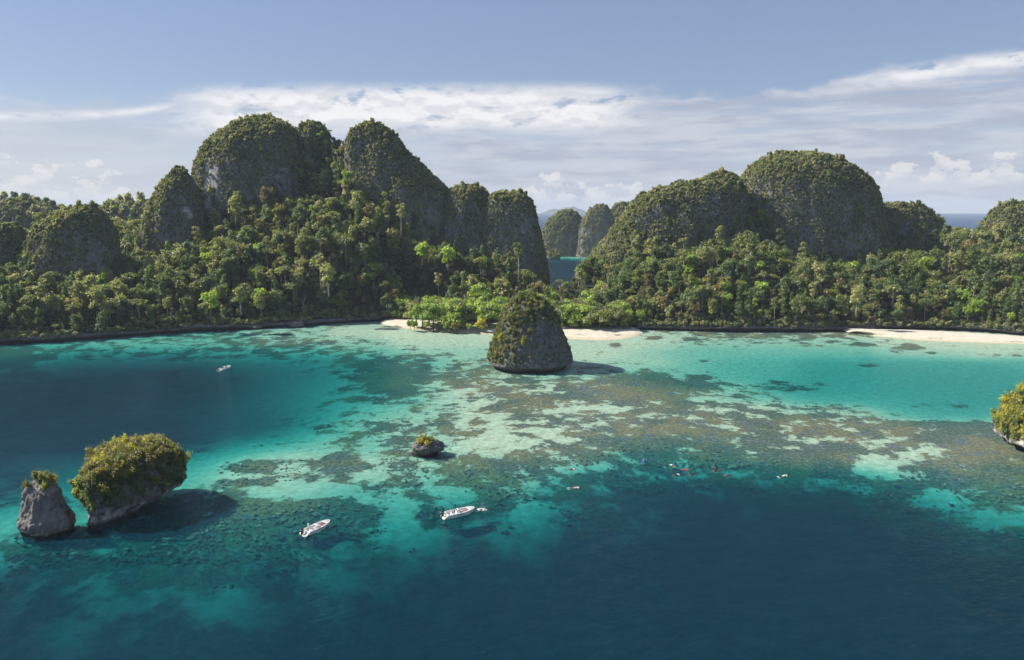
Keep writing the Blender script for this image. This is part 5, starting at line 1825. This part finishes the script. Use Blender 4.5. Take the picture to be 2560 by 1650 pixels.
    put("seat_cushion", MB().box((-1.15, -0.1, 0.74), (0.46, 0.84, 0.10)).box((-1.36, -0.1, 0.92), (0.08, 0.80, 0.30)).mesh("seat_cushion", [M[seat]]), hs)
    if extra:
        put("rolled_awning", MB().tube([[-0.95, 0.80, 0.55], [-0.98, 0.82, 0.95], [-1.02, 0.84, 1.30]], [0.13, 0.15, 0.10], 8).mesh("rolled_awning", [M["gelcoat"]], smooth=True), root)
        put("dark_bag", MB().box((-0.70, 0.62, 0.40), (0.5, 0.35, 0.45), taper=0.8).mesh("dark_bag", [M["dark_kit"]]), root)
    else:
        put("dark_bag", MB().box((-0.50, 0.62, 0.34), (0.7, 0.28, 0.36), taper=0.8).mesh("dark_bag", [M["dark_kit"]]), root)
    # outboard motor
    mx_, my_ = -2.62, 0.42
    bm = bmesh.new()
    bmesh.ops.create_cube(bm, size=1.0)
    bmesh.ops.bevel(bm, geom=bm.edges[:], offset=0.16, segments=2, affect='EDGES')
    for vv in bm.verts:
        top = (vv.co.z + 0.5)
        vv.co.x *= 0.62 * (1.0 - 0.18 * top)
        vv.co.y *= 0.46 * (1.0 - 0.15 * top)
        vv.co.z *= 0.62
        vv.co.x += 0.05 * top
    bmesh.ops.translate(bm, vec=(mx_ - 0.1, my_, 0.78), verts=bm.verts)
    me_ = bpy.data.meshes.new("outboard_motor")
    bm.to_mesh(me_)
    bm.free()
    me_.materials.append(M["motor_black"])
    mo = put("outboard_motor", me_, root)
    put("motor_leg", MB().box((mx_ - 0.1, my_, 0.20), (0.34, 0.18, 0.70)).box((mx_ - 0.12, my_, -0.35), (0.50, 0.07, 0.5)).mesh("motor_leg", [M["motor_black"]]), mo)
    put("propeller", MB().box((mx_ - 0.42, my_, -0.45), (0.05, 0.34, 0.06)).box((mx_ - 0.42, my_, -0.45), (0.05, 0.06, 0.34)).mesh("propeller", [M["motor_grey"]]), mo)
    put("cowling_band", MB().box((mx_ - 0.10, my_, 0.86), (0.60, 0.455, 0.07)).mesh("cowling_band", [M["motor_grey"]]), mo)
    put("anchor_rope", MB().tube([[2.45, 0, 0.95], [2.85, 0.05, 0.80], [3.3, 0.12, 0.35], [3.9, 0.25, -0.25]], 0.018, 5).mesh("anchor_rope", [M["cushion"]]), root)
    put("bow_cleat", MB().box((2.42, 0, 0.935), (0.14, 0.04, 0.05)).mesh("bow_cleat", [M["steel"]]), root)
    return root


def boat_at(stern, bow, label, **k):
    a = np.array([float(c) for c in ground(*stern)])
    b = np.array([float(c) for c in ground(*bow, 0.9)])
    mid = (a + b) / 2
    d = b - a
    r_ = boat(label, (mid[0], mid[1], 0.02), math.atan2(d[1], d[0]), **k)
    f = np.linalg.norm(d) / 5.65
    r_.scale = (f, f, f)
    return r_


boat_at((707, 1250), (769, 1211.5), "white motor skiff over the dark reef, the one nearest the large islet", extra=True)
boat_at((1033, 1209), (1107, 1182.5), "white motor skiff with a black outboard beside a splashing swimmer", deck="deck_tan")
boat_at((510, 866), (537, 852), "small grey motor skiff alone in the deep blue western bay", deck="deck_grey", seat="dark_kit", kit="dark_kit")

# ------------------------------------------------------------------ people swimming
M["skin"] = plain("skin", (0.30, 0.19, 0.135), 0.55, 0.3, var=0.06)
M["hair"] = plain("hair", (0.02, 0.016, 0.013), 0.6, 0.3)
SWIM = {k: plain("swim_" + k, c, 0.7, 0.25, var=0.08) for k, c in {"white": (0.60, 0.60, 0.62), "red": (0.38, 0.04, 0.05), "blue": (0.06, 0.16, 0.55), "black": (0.015, 0.017, 0.022), "pink": (0.62, 0.34, 0.34), "navy": (0.03, 0.05, 0.14)}.items()}


def skin_mesh(name, joints, edges, mats, sub=1):
    """joints: (x, y, z, rx, ry); grows one continuous body with a Skin modifier"""
    me_ = bpy.data.meshes.new(name)
    me_.from_pydata([j[:3] for j in joints], edges, [])
    o = bpy.data.objects.new(name + "_build", me_)
    COL.objects.link(o)
    md = o.modifiers.new("skin", 'SKIN')
    for i, sv in enumerate(me_.skin_vertices[0].data):
        sv.radius = (joints[i][3], joints[i][4])
        sv.use_root = (i == 0)
    sb = o.modifiers.new("sub", 'SUBSURF')
    sb.levels = sb.render_levels = sub
    dg = bpy.context.evaluated_depsgraph_get()
    res = bpy.data.meshes.new_from_object(o.evaluated_get(dg))
    res.name = name
    res.materials.clear()
    for mm in mats:
        res.materials.append(mm)
    res.polygons.foreach_set("use_smooth", [True] * len(res.polygons))
    bpy.data.objects.remove(o)
    return res


# face-down swimmer, head toward +X, back at the surface
J = [(0.0, 0, 0.0, .15, .10), (0.22, 0, 0.02, .14, .10), (0.45, 0, 0.03, .17, .11), (0.58, 0, 0.03, .10, .08), (0.66, 0, 0.04, .055, .055), (0.78, 0, 0.05, .085, .10), (0.88, 0, 0.03, .075, .085),
     (0.50, 0.20, 0.01, .06, .06), (0.62, 0.42, -0.05, .045, .045), (0.86, 0.46, -0.10, .035, .035), (1.00, 0.44, -0.12, .03, .02),
     (0.50, -0.20, 0.01, .06, .06), (0.42, -0.46, -0.06, .045, .045), (0.20, -0.52, -0.12, .035, .035), (0.08, -0.50, -0.14, .03, .02),
     (-0.10, 0.10, -0.02, .095, .085), (-0.48, 0.15, -0.06, .06, .06), (-0.86, 0.17, -0.03, .04, .04), (-1.00, 0.18, -0.05, .045, .025),
     (-0.10, -0.10, -0.02, .095, .085), (-0.48, -0.16, -0.12, .06, .06), (-0.84, -0.20, -0.16, .04, .04), (-0.98, -0.20, -0.18, .045, .025)]
E = [(0, 1), (1, 2), (2, 3), (3, 4), (4, 5), (5, 6), (2, 7), (7, 8), (8, 9), (9, 10), (2, 11), (11, 12), (12, 13), (13, 14), (0, 15), (15, 16), (16, 17), (17, 18), (0, 19), (19, 20), (20, 21), (21, 22)]
BODY = skin_mesh("body", J, E, [M["skin"]], 2)


def shirt_mesh(mat):
    mb_ = MB()
    th = np.arange(14) / 14 * 2 * np.pi
    rows_ = []
    for x, a, b, z in ((-0.02, .165, .115, 0.0), (0.12, .155, .115, 0.012), (0.25, .165, .118, 0.022), (0.40, .20, .128, 0.028), (0.52, .20, .12, 0.03), (0.60, .12, .095, 0.032)):
        rows_.append(np.stack([np.full(14, x), a * np.cos(th), z + b * np.sin(th)], -1))
    mb_.add(np.concatenate(rows_), grid_faces(6, 14, True))
    mb_.tube([[0.48, 0.16, 0.02], [0.54, 0.28, -0.01], [0.58, 0.36, -0.03]], [0.085, 0.072, 0.062], 8, cap=False)
    mb_.tube([[0.48, -0.16, 0.02], [0.46, -0.30, -0.01], [0.44, -0.38, -0.03]], [0.085, 0.072, 0.062], 8, cap=False)
    return mb_.mesh("rash_vest", [mat], smooth=True)


def shorts_mesh(mat):
    mb_ = MB()
    for sgn, z1 in ((1, -0.045), (-1, -0.075)):
        mb_.tube([[0.06, 0.05 * sgn, 0.0], [-0.10, 0.10 * sgn, -0.02], [-0.34, 0.14 * sgn, z1]], [0.14, 0.115, 0.085], 10, cap=False)
    return mb_.mesh("swim_shorts", [mat], smooth=True)


def fin_mesh(mat):
    mb_ = MB()
    for y, z in ((0.18, -0.05), (-0.20, -0.18)):
        mb_.add([[-1.0, y - .05, z], [-1.0, y + .05, z], [-1.48, y + .11, z - .06], [-1.48, y - .11, z - .06], [-1.0, y - .05, z + .03], [-1.0, y + .05, z + .03], [-1.48, y + .11, z - .05], [-1.48, y - .11, z - .05]],
                [[0, 1, 2, 3], [7, 6, 5, 4], [0, 4, 5, 1], [2, 6, 7, 3], [1, 5, 6, 2], [3, 7, 4, 0]])
    return mb_.mesh("swim_fins", [mat])


def hair_mesh():
    v_ = ICO_V * np.array([0.105, 0.10, 0.085]) + np.array([0.80, 0, 0.085])
    return MB().add(v_, None, ICO_F).mesh("hair", [M["hair"]], smooth=True)


HAIR = hair_mesh()
SNORK = MB().tube([[0.90, 0.07, -0.02], [0.88, 0.10, 0.05], [0.80, 0.12, 0.28]], 0.016, 6).mesh("snorkel", [SWIM["red"]])
SHIRTS = {k: shirt_mesh(SWIM[k]) for k in SWIM}
SHORTS = {k: shorts_mesh(SWIM[k]) for k in SWIM}
FINS = {k: fin_mesh(SWIM[k]) for k in ("black", "blue", "white")}


def swimmer(x, y, yaw_, shirt, shorts, fins, label):
    X, Y = [float(c) for c in ground(x, y)]
    root = bpy.data.objects.new("person", None)
    COL.objects.link(root)
    root.location = (X, Y, 0.06)
    root.rotation_euler = (0, 0, yaw_)
    root["label"] = label
    root["category"] = "person"
    root["group"] = "people snorkelling at the reef edge"
    put("body", BODY, root)
    if shirt:
        put("rash_vest", SHIRTS[shirt], root)
    put("swim_shorts", SHORTS[shorts], root)
    if fins:
        put("swim_fins", FINS[fins], root)
    put("hair", HAIR, root)
    put("snorkel", SNORK, root)


swimmer(1501.5, 1074, 1.2, "blue", "blue", "blue", "snorkeller in a blue vest, alone at the west end of the reef edge")
swimmer(1569, 1087, 1.9, "white", "navy", "black", "snorkeller in a white vest above the bright sand patch")
swimmer(1599, 1096, -0.4, "red", "red", "black", "snorkeller in a red vest over the sand patch")
swimmer(1578, 1108.5, 0.5, "white", "black", "black", "snorkeller in a white vest below the bright sand patch")
swimmer(1615, 1107.5, 0.25, "black", "black", "black", "snorkeller in a dark vest just below the red one")
swimmer(1671, 1099, -0.15, "black", "black", "black", "snorkeller in dark gear over the dark coral between two sand patches")
swimmer(1673, 1092, 0.1, "navy", "black", "black", "snorkeller in navy gear, the upper one over the dark coral")
swimmer(1698.5, 1109.5, -0.3, "black", "navy", "black", "snorkeller in a dark vest below the long sand patch")
swimmer(1829, 1110.5, 0.35, "white", "white", "white", "snorkeller dressed all in white, alone east of the others")
swimmer(1343, 1138.5, 0.1, "white", "pink", "white", "snorkeller in white and pink, alone between the skiff and the group")
swimmer(1334, 1095.5, 0.2, "pink", "black", "black", "snorkeller in a pink vest over the dark coral, furthest west of all")
swimmer(1123, 1190, 0.25, None, "black", "black", "bare-backed swimmer splashing off the bow of the white skiff")

# splash round that swimmer: foam flecks and flung drops
M["foam"] = plain("foam", (0.80, 0.82, 0.83), 0.6, 0.3, var=0.04)
spx, spy = [float(c) for c in ground(1125, 1189)]
rs = np.random.default_rng(8)
mb = MB()
for i in range(90):
    a_, r_ = rs.random() * 6.28, rs.random() ** 0.7
    s_ = 0.03 + 0.09 * rs.random()
    mb.add(np.array([spx + r_ * 0.95 * math.cos(a_), spy + r_ * 0.5 * math.sin(a_), 0.03 + 0.05 * rs.random()]) + ICO_V * np.array([s_ * 1.5, s_, s_ * 0.45]), None, ICO_F)
for i in range(45):
    s_ = 0.018 + 0.025 * rs.random()
    mb.add(np.array([spx + rs.normal() * 0.55, spy + rs.normal() * 0.35, 0.15 + abs(rs.normal()) * 0.75]) + ICO_V * s_, None, ICO_F)
put("splash_foam", mb.mesh("splash_foam", [M["foam"]], smooth=True), label="white splash and flung drops beside the swimmer off the skiff's bow", cat="splash", kind="stuff")

# ------------------------------------------------------------------ the air: light sea haze
m_, t, out = new_mat("haze")
pv = t.node("ShaderNodeVolumePrincipled", {"Color": (0.70, 0.82, 1.0, 1), "Density": 0.0001, "Anisotropy": 0.0})
t.l.new(pv.outputs[0], out.inputs["Volume"])
M["haze"] = m_
mb = MB()
F3 = FAR + 200
zt = 128.0
v = [[-F3, -2700, -29], [F3, -2700, -29], [F3, F3, -29], [-F3, F3, -29], [-F3, -2700, zt], [F3, -2700, zt], [F3, F3, zt], [-F3, F3, zt]]
mb.add(v, [[3, 2, 1, 0], [4, 5, 6, 7], [0, 1, 5, 4], [1, 2, 6, 5], [2, 3, 7, 6], [3, 0, 4, 7]])
put("haze", mb.mesh("haze", [m_]), kind="stuff", label="thin blue sea haze over the bay", cat="haze")
